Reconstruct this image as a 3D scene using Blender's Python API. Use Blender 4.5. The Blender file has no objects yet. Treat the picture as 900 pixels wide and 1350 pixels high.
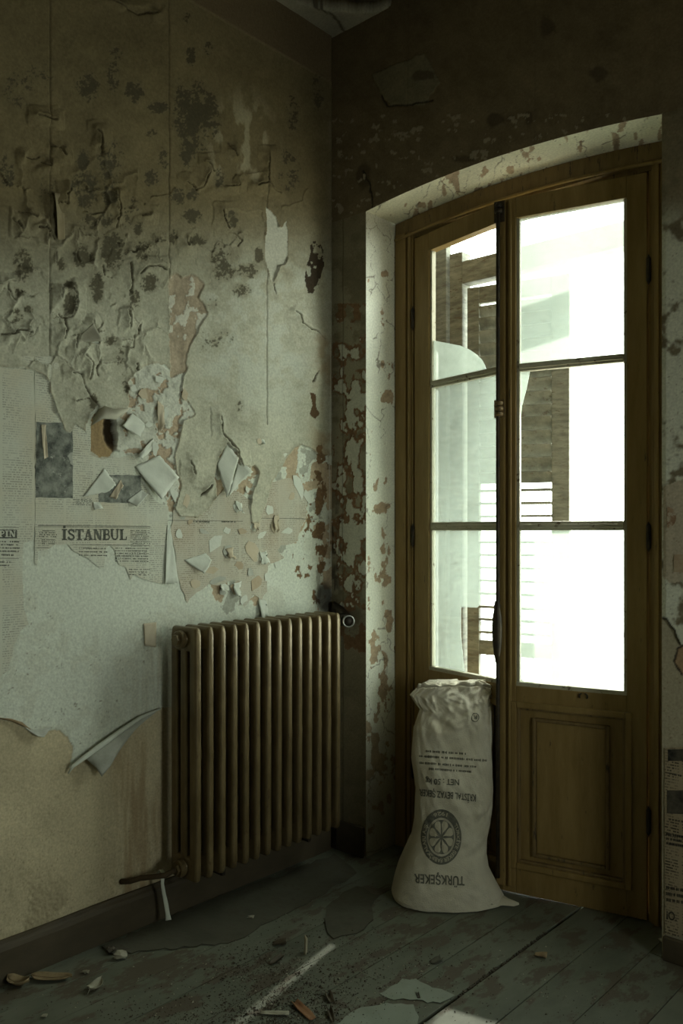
import bpy, bmesh, math, random
import numpy as np
from mathutils import Vector, Matrix, Euler

random.seed(7)
PI = math.pi
scene = bpy.context.scene
COL = scene.collection

# ------------------------------------------------------------------ camera
F_PX, Y_H, H = 1117.0, 700.0, 1.35            # focal length and horizon on the 900x1350 frame
YAW = math.atan(1000 / 1117.0)
FW = np.array([-math.sin(YAW), math.cos(YAW), 0.0])
RT = np.array([math.cos(YAW), math.sin(YAW), 0.0])
CAM = np.array([2.4546, -2.6792, H])
cd = bpy.data.cameras.new('camera')
cd.sensor_fit = 'VERTICAL'; cd.sensor_height = 36.0
cd.lens = F_PX / 1350 * 36.0
cd.shift_y = (Y_H - 675) / 1350
cd.clip_start = 0.02
cam = bpy.data.objects.new('camera', cd); COL.objects.link(cam)
cam.location = CAM; cam.rotation_euler = (PI / 2, 0, YAW)
scene.camera = cam

# ------------------------------------------------------------------ world, sun, exposure
SKY, SUN, EXPO = 5.0, 5.0, 1.4
w = bpy.data.worlds.new('world'); scene.world = w; w.use_nodes = True
wn, wl = w.node_tree.nodes, w.node_tree.links
wn.clear()
wo = wn.new('ShaderNodeOutputWorld'); wb = wn.new('ShaderNodeBackground')
wt = wn.new('ShaderNodeTexCoord'); ws = wn.new('ShaderNodeSeparateXYZ'); wr = wn.new('ShaderNodeValToRGB')
wm = wn.new('ShaderNodeMapRange')
wm.inputs['From Min'].default_value = -0.6; wm.inputs['From Max'].default_value = 0.6
wl.new(wt.outputs['Generated'], ws.inputs[0]); wl.new(ws.outputs['Z'], wm.inputs['Value'])
wl.new(wm.outputs['Result'], wr.inputs['Fac'])
cr = wr.color_ramp                                 # hazy overcast sky over paler, dimmer ground haze
cr.elements[0].position = 0.0; cr.elements[0].color = (.28, .28, .22, 1)
cr.elements[1].position = 0.36; cr.elements[1].color = (.86, .95, .83, 1)
e = cr.elements.new(0.7); e.color = (.87, .98, .88, 1)
wb.inputs['Strength'].default_value = SKY
wl.new(wr.outputs['Color'], wb.inputs['Color']); wl.new(wb.outputs[0], wo.inputs[0])

def vec_rot(d):
    return Vector(d).to_track_quat('-Z', 'Y').to_euler()

EL = math.radians(43.5)
sun_to = Vector((-0.205 * math.cos(EL), 0.979 * math.cos(EL), math.sin(EL)))
sd = bpy.data.lights.new('sun', 'SUN'); sd.energy = SUN; sd.angle = math.radians(1.0); sd.color = (1, .97, .88)
so = bpy.data.objects.new('sun', sd); COL.objects.link(so); so.rotation_euler = vec_rot(-sun_to); so.location = (0, 3, 6)

def portal(loc, rot, sx, sy):
    l = bpy.data.lights.new('sky_portal', 'AREA'); l.shape = 'RECTANGLE'; l.size = sx; l.size_y = sy
    l.cycles.is_portal = True
    o = bpy.data.objects.new('sky_portal', l); COL.objects.link(o); o.location = loc; o.rotation_euler = rot
portal((.80, .30, 1.36), vec_rot((0, -1, 0)), 1.1, 2.6)
RW = 3.7                                           # x of the right wall, with a second window beside the camera
WIN = (-1.60, -0.85, .85, 1.75)                    # y0, y1, z0, z1 of that window
portal((RW + .1, (WIN[0] + WIN[1]) / 2, (WIN[2] + WIN[3]) / 2), vec_rot((-1, 0, 0)), WIN[1] - WIN[0], WIN[3] - WIN[2])

vs = scene.view_settings
scene.display_settings.display_device = 'sRGB'
vs.view_transform = 'Standard'; vs.look = 'None'; vs.exposure = EXPO; vs.gamma = 1.0; vs.use_curve_mapping = False
scene.cycles.max_bounces = 8; scene.cycles.diffuse_bounces = 5; scene.cycles.transparent_max_bounces = 12
scene.cycles.sample_clamp_indirect = 6.0
scene.cycles.use_denoising = True

# ------------------------------------------------------------------ measuring helpers (pixel of the photograph -> point on a real plane)
def ray(x, y):
    return FW + RT * (x - 450) / F_PX - np.array([0, 0, 1.0]) * (y - Y_H) / F_PX
def onx(x, y, X=0.0):
    d = ray(x, y); return CAM + d * (X - CAM[0]) / d[0]
def ony(x, y, Y=0.0):
    d = ray(x, y); return CAM + d * (Y - CAM[1]) / d[1]
def onz(x, y, Z=0.0):
    d = ray(x, y); return CAM + d * (Z - CAM[2]) / d[2]
def proj(P):
    V = np.asarray(P, float) - CAM
    z = V @ FW
    return 450 + F_PX * (V @ RT) / z, Y_H - F_PX * V[..., 2] / z

# ------------------------------------------------------------------ noise
def _h(ix, iy, seed):
    n = (ix.astype(np.int64) * 374761393 + iy.astype(np.int64) * 668265263 + seed * 974711) & 0xffffffff
    n = ((n ^ (n >> 13)) * 1274126177) & 0xffffffff
    n = n ^ (n >> 16)
    return (n & 0xffff) / 65535.0
def vnoise(x, y, seed=0):
    ix, iy = np.floor(x), np.floor(y); fx, fy = x - ix, y - iy
    fx = fx * fx * (3 - 2 * fx); fy = fy * fy * (3 - 2 * fy)
    a = _h(ix, iy, seed); b = _h(ix + 1, iy, seed); c = _h(ix, iy + 1, seed); d = _h(ix + 1, iy + 1, seed)
    return (a + (b - a) * fx) * (1 - fy) + (c + (d - c) * fx) * fy
def fbm(x, y, o=4, seed=0):
    s, a, t = 0, .5, 0
    for k in range(o):
        s = s + a * vnoise(x * 2 ** k, y * 2 ** k, seed + k * 17); t += a; a *= .5
    return s / t - .5
def sstep(a, b, v):
    t = np.clip((v - a) / (b - a), 0, 1); return t * t * (3 - 2 * t)
def voro(x, y, seed=0):
    """distance to the nearest cell edge (approx. F2-F1) and a random value per cell"""
    ix, iy = np.floor(x), np.floor(y)
    f1 = np.full(x.shape, 9.0); f2 = np.full(x.shape, 9.0); cid = np.zeros(x.shape)
    for i in (-1, 0, 1):
        for j in (-1, 0, 1):
            cx, cy = ix + i, iy + j
            d = np.hypot(cx + _h(cx, cy, seed) - x, cy + _h(cx, cy, seed + 5) - y)
            new = d < f1
            f2 = np.where(new, f1, np.minimum(f2, d)); cid = np.where(new, _h(cx, cy, seed + 9), cid); f1 = np.where(new, d, f1)
    return f2 - f1, cid
def inpoly(poly, X, Y):
    poly = np.array(poly, float)
    out = np.zeros(X.shape, bool)
    x0, y0 = poly.min(0); x1, y1 = poly.max(0)
    bb = (X >= x0) & (X <= x1) & (Y >= y0) & (Y <= y1)
    xs, ys = X[bb], Y[bb]; r = np.zeros(xs.shape, bool)
    for (ax, ay), (bx, by) in zip(poly, np.roll(poly, -1, 0)):
        if ay == by: continue
        c = ((ay > ys) != (by > ys)) & (xs < (bx - ax) * (ys - ay) / (by - ay) + ax)
        r ^= c
    out[bb] = r
    return out
def dline(pts, X, Y, R=12):
    d = np.full(X.shape, 99.0)
    for (ax, ay), (bx, by) in zip(pts[:-1], pts[1:]):
        bb = (X > min(ax, bx) - R) & (X < max(ax, bx) + R) & (Y > min(ay, by) - R) & (Y < max(ay, by) + R)
        if not bb.any(): continue
        x, y = X[bb], Y[bb]; vx, vy = bx - ax, by - ay
        t = np.clip(((x - ax) * vx + (y - ay) * vy) / (vx * vx + vy * vy + 1e-9), 0, 1)
        d[bb] = np.minimum(d[bb], np.hypot(x - ax - t * vx, y - ay - t * vy))
    return d
def blur(a, r):
    a = a.astype(float)
    for ax in (0, 1):
        c = np.cumsum(np.pad(a, [(r + 1, r) if i == ax else (0, 0) for i in (0, 1)], mode='edge'), axis=ax)
        n = a.shape[ax]
        a = (np.take(c, np.arange(2 * r + 1, 2 * r + 1 + n), axis=ax) - np.take(c, np.arange(0, n), axis=ax)) / (2 * r + 1)
    return a

# ------------------------------------------------------------------ object helpers
def tag(o, label=None, cat=None, kind=None, group=None):
    if label: o['label'] = label
    if cat: o['category'] = cat
    if kind: o['kind'] = kind
    if group: o['group'] = group
    return o
def link(name, me, m=None, parent=None):
    o = bpy.data.objects.new(name, me); COL.objects.link(o)
    if m is not None: me.materials.append(m)
    if parent is not None: o.parent = parent
    return o
def empty(name, label, cat, loc=(0, 0, 0), rz=0.0, kind=None, group=None):
    o = bpy.data.objects.new(name, None); COL.objects.link(o)
    o.location = loc; o.rotation_euler = (0, 0, rz); o.empty_display_size = .1
    return tag(o, label, cat, kind, group)
def smooth(me, on=True):
    me.polygons.foreach_set('use_smooth', [on] * len(me.polygons)); me.update()
def bm_obj(name, bm, m, parent=None, sm=False):
    bmesh.ops.recalc_face_normals(bm, faces=bm.faces)
    me = bpy.data.meshes.new(name); bm.to_mesh(me); bm.free()
    if sm: smooth(me)
    return link(name, me, m, parent)
def pyd(name, v, f, m, parent=None, sm=False):
    me = bpy.data.meshes.new(name); me.from_pydata([tuple(map(float, p)) for p in v], [], [tuple(map(int, q)) for q in f])
    me.update()
    if sm: smooth(me)
    return link(name, me, m, parent)
def bm_box(bm, x0, x1, y0, y1, z0, z1, bev=0.0, M=None):
    r = bmesh.ops.create_cube(bm, size=1.0)
    vs_ = r['verts']
    for v in vs_:
        v.co = Vector(((x0 + x1) / 2 + v.co.x * (x1 - x0), (y0 + y1) / 2 + v.co.y * (y1 - y0), (z0 + z1) / 2 + v.co.z * (z1 - z0)))
    if bev:
        es = list({e for v in vs_ for e in v.link_edges})
        q = bmesh.ops.bevel(bm, geom=es, offset=bev, segments=2, affect='EDGES', profile=.6)
        vs_ = list({v for f in q['faces'] for v in f.verts} | {v for v in vs_ if v.is_valid})
    if M is not None:
        bmesh.ops.transform(bm, matrix=M, verts=vs_)
    return vs_
def box(name, x0, x1, y0, y1, z0, z1, m, parent=None, bev=.003):
    bm = bmesh.new(); bm_box(bm, x0, x1, y0, y1, z0, z1, bev)
    return bm_obj(name, bm, m, parent)
def bm_tube(bm, pts, rad, n=12, cap=True):
    """tube along points; rad a number or one per point"""
    pts = [Vector(p) for p in pts]
    if not hasattr(rad, '__len__'): rad = [rad] * len(pts)
    rings = []; up = None
    for i, p in enumerate(pts):
        t = (pts[min(i + 1, len(pts) - 1)] - pts[max(i - 1, 0)])
        if t.length < 1e-9: t = (pts[-1] - pts[0])
        t.normalize()
        if up is None:
            up = Vector((0, 0, 1)) if abs(t.z) < .9 else Vector((1, 0, 0))
        a = t.cross(up).normalized(); b = a.cross(t).normalized(); up = b
        rings.append([bm.verts.new(p + (a * math.cos(2 * PI * k / n) + b * math.sin(2 * PI * k / n)) * rad[i]) for k in range(n)])
    for r0, r1 in zip(rings[:-1], rings[1:]):
        for k in range(n):
            bm.faces.new((r0[k], r0[(k + 1) % n], r1[(k + 1) % n], r1[k]))
    if cap:
        bm.faces.new(rings[0][::-1]); bm.faces.new(rings[-1])
def tube(name, pts, rad, m, parent=None, n=12, sm=True):
    bm = bmesh.new(); bm_tube(bm, pts, rad, n)
    return bm_obj(name, bm, m, parent, sm)
def grid_mesh(name, P, col=None, m=None, parent=None, flip=False, sm=True):
    """P: (Nu, Nv, 3) array -> mesh; col: (Nu, Nv, 3) albedo per vertex"""
    nu, nv = P.shape[:2]
    me = bpy.data.meshes.new(name)
    idx = np.arange(nu * nv).reshape(nu, nv)
    q = np.stack([idx[:-1, :-1], idx[1:, :-1], idx[1:, 1:], idx[:-1, 1:]], -1).reshape(-1, 4)
    if flip: q = q[:, ::-1]
    me.vertices.add(nu * nv); me.vertices.foreach_set('co', P.reshape(-1).astype(np.float32))
    me.loops.add(q.size); me.loops.foreach_set('vertex_index', q.reshape(-1).astype(np.int32))
    me.polygons.add(len(q)); me.polygons.foreach_set('loop_start', np.arange(0, q.size, 4, dtype=np.int32))
    me.polygons.foreach_set('loop_total', np.full(len(q), 4, np.int32))
    me.update(calc_edges=True)
    if col is not None:
        at = me.color_attributes.new('Col', 'FLOAT_COLOR', 'POINT')
        c = np.ones((nu * nv, 4), np.float32); c[:, :3] = np.clip(col.reshape(-1, 3), 0, 1); at.data.foreach_set('color', c.reshape(-1))
    if sm: smooth(me)
    return link(name, me, m, parent)

# ------------------------------------------------------------------ materials
def mat(name, c1, c2=None, scale=8.0, rough=.7, bump=.0, bscale=60.0, metal=0.0, c3=None, s3=20.0, t3=.62, stretch=(1, 1, 1), spec=.3):
    m = bpy.data.materials.new(name); m.use_nodes = True
    n, l = m.node_tree.nodes, m.node_tree.links
    b = n['Principled BSDF']; b.inputs['Roughness'].default_value = rough; b.inputs['Metallic'].default_value = metal
    b.inputs['Specular IOR Level'].default_value = spec
    tc = n.new('ShaderNodeTexCoord'); mp = n.new('ShaderNodeMapping'); mp.inputs['Scale'].default_value = stretch
    oi = n.new('ShaderNodeObjectInfo'); mu = n.new('ShaderNodeMath'); mu.operation = 'MULTIPLY'; mu.inputs[1].default_value = 23.0
    l.new(oi.outputs['Random'], mu.inputs[0]); ad = n.new('ShaderNodeVectorMath'); ad.operation = 'ADD'
    l.new(tc.outputs['Object'], ad.inputs[0]); l.new(mu.outputs[0], ad.inputs[1]); l.new(ad.outputs[0], mp.inputs['Vector'])
    if c2 is None: c2 = tuple(v * .8 for v in c1)
    nz = n.new('ShaderNodeTexNoise'); nz.inputs['Scale'].default_value = scale; nz.inputs['Detail'].default_value = 6; nz.inputs['Roughness'].default_value = .65
    l.new(mp.outputs[0], nz.inputs['Vector'])
    r = n.new('ShaderNodeValToRGB'); r.color_ramp.elements[0].position = .35; r.color_ramp.elements[1].position = .66
    r.color_ramp.elements[0].color = (*c1, 1); r.color_ramp.elements[1].color = (*c2, 1)
    l.new(nz.outputs[0], r.inputs[0]); out = r.outputs[0]
    if c3 is not None:
        n3 = n.new('ShaderNodeTexNoise'); n3.inputs['Scale'].default_value = s3; n3.inputs['Detail'].default_value = 7; n3.inputs['Roughness'].default_value = .7
        l.new(mp.outputs[0], n3.inputs['Vector'])
        r3 = n.new('ShaderNodeValToRGB'); r3.color_ramp.elements[0].position = t3 - .02; r3.color_ramp.elements[1].position = t3 + .03
        r3.color_ramp.elements[0].color = (0, 0, 0, 1); r3.color_ramp.elements[1].color = (1, 1, 1, 1)
        l.new(n3.outputs[0], r3.inputs[0])
        mx = n.new('ShaderNodeMix'); mx.data_type = 'RGBA'
        l.new(r3.outputs[0], mx.inputs[0]); l.new(out, mx.inputs[6]); mx.inputs[7].default_value = (*c3, 1); out = mx.outputs[2]
    l.new(out, b.inputs['Base Color'])
    if bump:
        nb = n.new('ShaderNodeTexNoise'); nb.inputs['Scale'].default_value = bscale; nb.inputs['Detail'].default_value = 5
        l.new(mp.outputs[0], nb.inputs['Vector'])
        bp = n.new('ShaderNodeBump'); bp.inputs['Strength'].default_value = bump; bp.inputs['Distance'].default_value = .004
        l.new(nb.outputs[0], bp.inputs['Height']); l.new(bp.outputs[0], b.inputs['Normal'])
    return m
def mat_attr(name, rough=.9, bump=.35):
    m = bpy.data.materials.new(name); m.use_nodes = True
    n, l = m.node_tree.nodes, m.node_tree.links
    b = n['Principled BSDF']; b.inputs['Roughness'].default_value = rough; b.inputs['Specular IOR Level'].default_value = .15
    a = n.new('ShaderNodeAttribute'); a.attribute_name = 'Col'
    tc = n.new('ShaderNodeTexCoord')
    nz = n.new('ShaderNodeTexNoise'); nz.inputs['Scale'].default_value = 130; nz.inputs['Detail'].default_value = 6
    l.new(tc.outputs['Object'], nz.inputs['Vector'])
    mr = n.new('ShaderNodeMapRange'); mr.inputs['From Min'].default_value = .3; mr.inputs['From Max'].default_value = .7
    mr.inputs['To Min'].default_value = .84; mr.inputs['To Max'].default_value = 1.1
    l.new(nz.outputs[0], mr.inputs[0])
    mx = n.new('ShaderNodeMix'); mx.data_type = 'RGBA'; mx.blend_type = 'MULTIPLY'; mx.inputs[0].default_value = 1
    l.new(a.outputs['Color'], mx.inputs[6]); l.new(mr.outputs[0], mx.inputs[7]); l.new(mx.outputs[2], b.inputs['Base Color'])
    nb = n.new('ShaderNodeTexNoise'); nb.inputs['Scale'].default_value = 45; nb.inputs['Detail'].default_value = 8; nb.inputs['Roughness'].default_value = .65
    l.new(tc.outputs['Object'], nb.inputs['Vector'])
    bp = n.new('ShaderNodeBump'); bp.inputs['Strength'].default_value = bump; bp.inputs['Distance'].default_value = .006
    l.new(nb.outputs[0], bp.inputs['Height']); l.new(bp.outputs[0], b.inputs['Normal'])
    return m
def mat_glass(name, dirt, tint=(.86, .9, .86)):
    """dusty pane: clear where clean, translucent white film where dirty"""
    m = bpy.data.materials.new(name); m.use_nodes = True
    n, l = m.node_tree.nodes, m.node_tree.links; n.clear()
    o = n.new('ShaderNodeOutputMaterial')
    tr = n.new('ShaderNodeBsdfTransparent'); tr.inputs[0].default_value = (.94, .96, .94, 1)
    ts = n.new('ShaderNodeBsdfTranslucent'); ts.inputs[0].default_value = (*tint, 1)
    df = n.new('ShaderNodeBsdfDiffuse'); df.inputs[0].default_value = (*tint, 1)
    gl = n.new('ShaderNodeBsdfGlossy'); gl.inputs['Roughness'].default_value = .05
    m0 = n.new('ShaderNodeMixShader'); m0.inputs[0].default_value = .25; l.new(ts.outputs[0], m0.inputs[1]); l.new(df.outputs[0], m0.inputs[2])
    tc = n.new('ShaderNodeTexCoord')
    nz = n.new('ShaderNodeTexNoise'); nz.inputs['Scale'].default_value = 5; nz.inputs['Detail'].default_value = 8; nz.inputs['Roughness'].default_value = .7
    l.new(tc.outputs['Object'], nz.inputs['Vector'])
    mr = n.new('ShaderNodeMapRange'); mr.inputs['From Min'].default_value = .3; mr.inputs['From Max'].default_value = .7
    mr.inputs['To Min'].default_value = dirt * .65; mr.inputs['To Max'].default_value = min(1, dirt * 1.3)
    l.new(nz.outputs[0], mr.inputs[0])
    m1 = n.new('ShaderNodeMixShader'); l.new(mr.outputs[0], m1.inputs[0]); l.new(tr.outputs[0], m1.inputs[1]); l.new(m0.outputs[0], m1.inputs[2])
    m2 = n.new('ShaderNodeMixShader'); m2.inputs[0].default_value = .04; l.new(m1.outputs[0], m2.inputs[1]); l.new(gl.outputs[0], m2.inputs[2])
    l.new(m2.outputs[0], o.inputs[0])
    return m
def mat_print(name, paper, ink, pitch=.0072, colw=.105, strength=.75, blot=(.5, .42, .3)):
    """old newsprint: illegible rows of small type in columns, yellowed paper"""
    m = bpy.data.materials.new(name); m.use_nodes = True
    n, l = m.node_tree.nodes, m.node_tree.links
    b = n['Principled BSDF']; b.inputs['Roughness'].default_value = .9; b.inputs['Specular IOR Level'].default_value = .1
    tc = n.new('ShaderNodeTexCoord'); sp = n.new('ShaderNodeSeparateXYZ'); l.new(tc.outputs['Object'], sp.inputs[0])
    def math_(op, a, c=None):
        q = n.new('ShaderNodeMath'); q.operation = op
        for i, v in enumerate((a, c)):
            if v is None: continue
            if isinstance(v, (int, float)): q.inputs[i].default_value = v
            else: l.new(v, q.inputs[i])
        return q.outputs[0]
    hor = math_('ADD', sp.outputs['X'], sp.outputs['Y'])
    zz = math_('DIVIDE', sp.outputs['Z'], pitch); row = math_('FLOOR', zz); fr = math_('FRACT', zz)
    line = math_('LESS_THAN', fr, .5)
    cv = n.new('ShaderNodeCombineXYZ')
    l.new(math_('MULTIPLY', hor, 110.0), cv.inputs[0]); l.new(math_('MULTIPLY', row, 7.37), cv.inputs[1])
    nz = n.new('ShaderNodeTexNoise'); nz.inputs['Scale'].default_value = 1.6; nz.inputs['Detail'].default_value = 2; l.new(cv.outputs[0], nz.inputs['Vector'])
    word = math_('GREATER_THAN', nz.outputs[0], .47)
    gut = math_('GREATER_THAN', math_('FRACT', math_('DIVIDE', hor, colw)), .09)
    lo = n.new('ShaderNodeTexNoise'); lo.inputs['Scale'].default_value = 9; lo.inputs['Detail'].default_value = 4; l.new(tc.outputs['Object'], lo.inputs['Vector'])
    keep = n.new('ShaderNodeMapRange'); keep.inputs['From Min'].default_value = .4; keep.inputs['From Max'].default_value = .6
    keep.inputs['To Min'].default_value = .15; keep.inputs['To Max'].default_value = strength
    l.new(lo.outputs[0], keep.inputs[0])
    fac = math_('MULTIPLY', math_('MULTIPLY', line, word), math_('MULTIPLY', gut, keep.outputs[0]))
    l2 = n.new('ShaderNodeTexNoise'); l2.inputs['Scale'].default_value = 5; l2.inputs['Detail'].default_value = 6; l.new(tc.outputs['Object'], l2.inputs['Vector'])
    r = n.new('ShaderNodeValToRGB'); r.color_ramp.elements[0].position = .4; r.color_ramp.elements[1].position = .72
    r.color_ramp.elements[0].color = (*paper, 1); r.color_ramp.elements[1].color = (*blot, 1); l.new(l2.outputs[0], r.inputs[0])
    mx = n.new('ShaderNodeMix'); mx.data_type = 'RGBA'
    l.new(fac, mx.inputs[0]); l.new(r.outputs[0], mx.inputs[6]); mx.inputs[7].default_value = (*ink, 1); l.new(mx.outputs[2], b.inputs['Base Color'])
    return m

M_WALL = mat_attr('old_wall', bump=.4)
M_WOOD = mat('ochre_door_paint', (.22, .142, .046), (.29, .195, .072), scale=9, rough=.5, bump=.25, bscale=40, c3=(.09, .06, .03), s3=26, t3=.66, stretch=(3, 3, .5), spec=.35)
M_WOODD = mat('dark_door_paint', (.16, .105, .042), (.23, .155, .065), scale=9, rough=.55, bump=.3, bscale=40, c3=(.07, .05, .03), s3=22, t3=.6, stretch=(3, 3, .5))
M_MUNT = mat('worn_muntin_paint_with_glow', (.40, .37, .27), (.50, .47, .36), scale=14, rough=.55, bump=.25, bscale=60, c3=(.14, .1, .06), s3=30, t3=.62)  # pale tone puts the window's glow into the paint; dark flecks are wear
M_IRON = mat('dark_iron', (.035, .03, .025), (.08, .06, .04), scale=20, rough=.5, metal=.6, bump=.2)
M_RAD = mat('bronze_radiator_paint', (.115, .08, .034), (.19, .138, .066), scale=18, rough=.33, metal=.3, bump=.22, bscale=70, c3=(.09, .055, .025), s3=34, t3=.64, stretch=(1, 1, .5), spec=.5)
M_FLOOR = mat('worn_grey_green_floor_paint', (.105, .112, .082), (.155, .162, .122), scale=5, rough=.6, bump=.3, bscale=30, c3=(.095, .08, .055), s3=7, t3=.54, stretch=(1.6, .7, 1), spec=.3)
M_LINO = mat('dusty_linoleum', (.07, .066, .046), (.105, .10, .072), scale=7, rough=.75, bump=.4, bscale=35, c3=(.08, .07, .05), s3=14, t3=.57)
M_BASE = mat('brown_baseboard_paint', (.06, .046, .028), (.09, .07, .042), scale=10, rough=.6, bump=.3, bscale=30, stretch=(1, .4, 1))
M_SACK = mat('woven_sack', (.54, .49, .37), (.64, .59, .47), scale=7, rough=.85, bump=.5, bscale=240)
M_INK = mat('sack_ink', (.10, .10, .08), (.19, .18, .14), scale=60, rough=.9)
M_PAPER = mat('white_lining_paper', (.60, .62, .53), (.68, .69, .60), scale=12, rough=.9, bump=.3, bscale=50)
M_PAPERB = mat('grey_paper_back', (.36, .36, .30), (.50, .50, .43), scale=16, rough=.9, bump=.3, bscale=50)
M_TOP = mat('mottled_top_wallpaper', (.44, .41, .31), (.53, .51, .41), scale=12, rough=.9, bump=.4, bscale=45)
M_TAN = mat('tan_paper', (.50, .42, .29), (.58, .5, .37), scale=15, rough=.9)
M_BROWN = mat('brown_stained_paper', (.23, .16, .085), (.36, .27, .16), scale=12, rough=.9, bump=.3)
M_NEWS = mat_print('newsprint', (.61, .61, .505), (.16, .16, .13), blot=(.58, .53, .40), strength=.52)
M_NEWST = mat_print('tan_newsprint', (.55, .53, .43), (.20, .17, .13), blot=(.50, .42, .31), strength=.55)
M_NEWSD = mat_print('brown_newsprint', (.36, .29, .19), (.06, .05, .035), blot=(.30, .23, .14), pitch=.009, strength=.95)
M_PHOTO = mat('halftone_photo', (.075, .08, .07), (.30, .31, .26), scale=34, rough=.9, c3=(.40, .40, .34), s3=22, t3=.60)
M_PRINT = mat('print_ink', (.06, .06, .05), (.16, .16, .13), scale=90, rough=.9)
M_LEAF = mat('dry_leaf', (.20, .145, .075), (.30, .22, .12), scale=25, rough=.7, bump=.3)
M_CRUMB = mat('dark_crumbs', (.035, .03, .022), (.12, .10, .07), scale=60, rough=.9)
M_FLAKE = mat('pale_flake', (.30, .28, .21), (.42, .40, .31), scale=20, rough=.9, bump=.2)
M_SHUT = mat('weathered_shutter', (.10, .10, .08), (.21, .21, .17), scale=12, rough=.8, bump=.3, stretch=(1, 1, 4), c3=(.1, .085, .06), s3=20, t3=.6)
M_CONC = mat('weathered_plaster', (.32, .30, .25), (.45, .43, .37), scale=8, rough=.95, bump=.3, c3=(.2, .17, .12), s3=9, t3=.57)
M_PLAIN = mat('bare_room_plaster', (.30, .27, .20), (.38, .35, .27), scale=3, rough=.95, bump=.2, c3=(.2, .16, .1), s3=4, t3=.6)
G_DIRTY = mat_glass('dirty_glass', .36, (.40, .44, .40))
G_DUSTY = mat_glass('dusty_glass', .40, (.36, .40, .36))
G_MILKY = mat_glass('milky_glass', .55, (.48, .52, .47))

# ================================================================== THE ROOM SHELL
CEIL = 3.464
def C3(*v): return np.array(v, float)
def over(col, c, a):
    """blend colour c over col with coverage a"""
    return col + (np.asarray(c) - col) * a[..., None]

MOULD = [(115,115,14,18,.8),(148,100,8,20,.8),(152,72,8,8,.7),(176,122,12,15,.9),(205,142,16,8,.8),(25,120,22,22,.5),(53,105,20,25,.45),(235,120,6,14,.8),
 (199,177,8,6,.6),(258,155,28,42,1),(246,200,10,20,1),(250,75,6,12,.9),(273,65,6,9,.9),(245,25,5,8,.8),(8,230,10,25,.7),(107,212,9,13,.8),(144,212,17,25,.9),
 (110,251,18,22,.95),(144,256,10,18,.8),(115,295,12,10,.9),(137,290,10,10,.7),(29,351,12,20,.85),(80,349,6,10,.7),(107,337,14,14,.9),(147,332,16,24,.95),
 (125,376,10,18,.9),(210,314,8,8,.8),(196,373,12,12,.8),(25,385,8,8,.7),(200,236,10,12,.8),(215,212,8,12,.8),(181,302,6,12,.8),(188,330,14,14,.8),(90,380,10,10,.8),
 (232,261,10,12,.8),(252,285,14,10,.8),(288,234,8,14,.9),(303,290,10,12,.8),(257,317,14,8,.7),(291,346,14,22,.9),(340,336,6,10,.9),(325,356,14,8,.7),(252,258,8,8,.7),
 (227,314,5,10,.7),(17,417,12,10,.7),(37,408,6,6,.6),(127,390,8,10,.8),(90,400,8,18,.9),(176,400,8,16,.7),(144,450,10,6,.6),(156,470,8,14,.5),(296,360,12,8,.8),
 (325,360,12,8,.7),(318,384,12,10,.6),(274,450,18,16,.4),(296,445,12,10,.45),(276,400,8,8,.6),(315,536,6,8,.5),(380,225,14,30,.5),(384,150,8,25,.6),(418,120,8,25,.6),
 (60,250,14,20,.3),(170,280,14,20,.5),(232,505,8,6,.9),(164,505,6,14,.5),(120,530,6,10,.7)]
CRACKS = [[(66,193),(76,197),(83,206)],[(132,180),(134,195),(133,207)],[(32,207),(40,210),(51,207)],[(53,214),(65,218)],[(90,250),(86,256),(86,264),(87,271)],
 [(71,269),(84,268)],[(23,278),(37,283),(45,287)],[(24,292),(27,301)],[(49,300),(61,302),(71,314)],[(153,251),(154,270),(158,284),(153,290),(154,301)],
 [(186,285),(196,283)],[(10,373),(11,383),(18,395)],[(133,349),(137,363),(147,368)],[(171,346),(174,361),(175,371),(171,383)],[(182,361),(193,350),(208,351),(219,356)],
 [(94,380),(98,390),(100,399),(94,419),(87,420),(76,414)],[(81,380),(78,393)],[(166,334),(169,332),(176,336)],[(271,214),(281,226)],[(295,245),(312,244)],
 [(337,245),(351,239),(357,247),(367,256)],[(351,204),(350,239)],[(291,278),(293,290),(299,302)],[(303,307),(314,317),(313,324)],[(244,239),(257,251),(266,246),(274,226)],
 [(244,313),(246,324)],[(86,420),(87,433),(83,446)],[(0,441),(18,439),(20,435),(40,439)],[(100,441),(99,458)],[(132,473),(125,487),(127,494)],
 [(110,467),(120,478),(120,487),(115,500)],[(93,492),(105,494),(108,507),(117,522),(127,536)],[(98,529),(117,524)],[(167,409),(169,431)],[(161,456),(176,458),(175,443)],
 [(178,480),(180,490)],[(386,409),(393,416),(395,426),(406,434),(415,438),(425,448)],[(359,374),(363,387)],[(288,548),(289,569),(299,581),(308,594),(312,606),(315,614)],
 [(248,608),(251,619),(253,624)],[(133,0),(150,3),(160,9),(181,21),(193,16),(205,19)],[(47,152),(64,157),(72,160)],[(125,171),(131,177),(133,199)],
 [(300,190),(309,205)],[(120,425),(127,438),(129,453)],[(180,440),(184,426)],[(263,655),(276,640)],[(415,490),(407,505)]]
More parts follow.
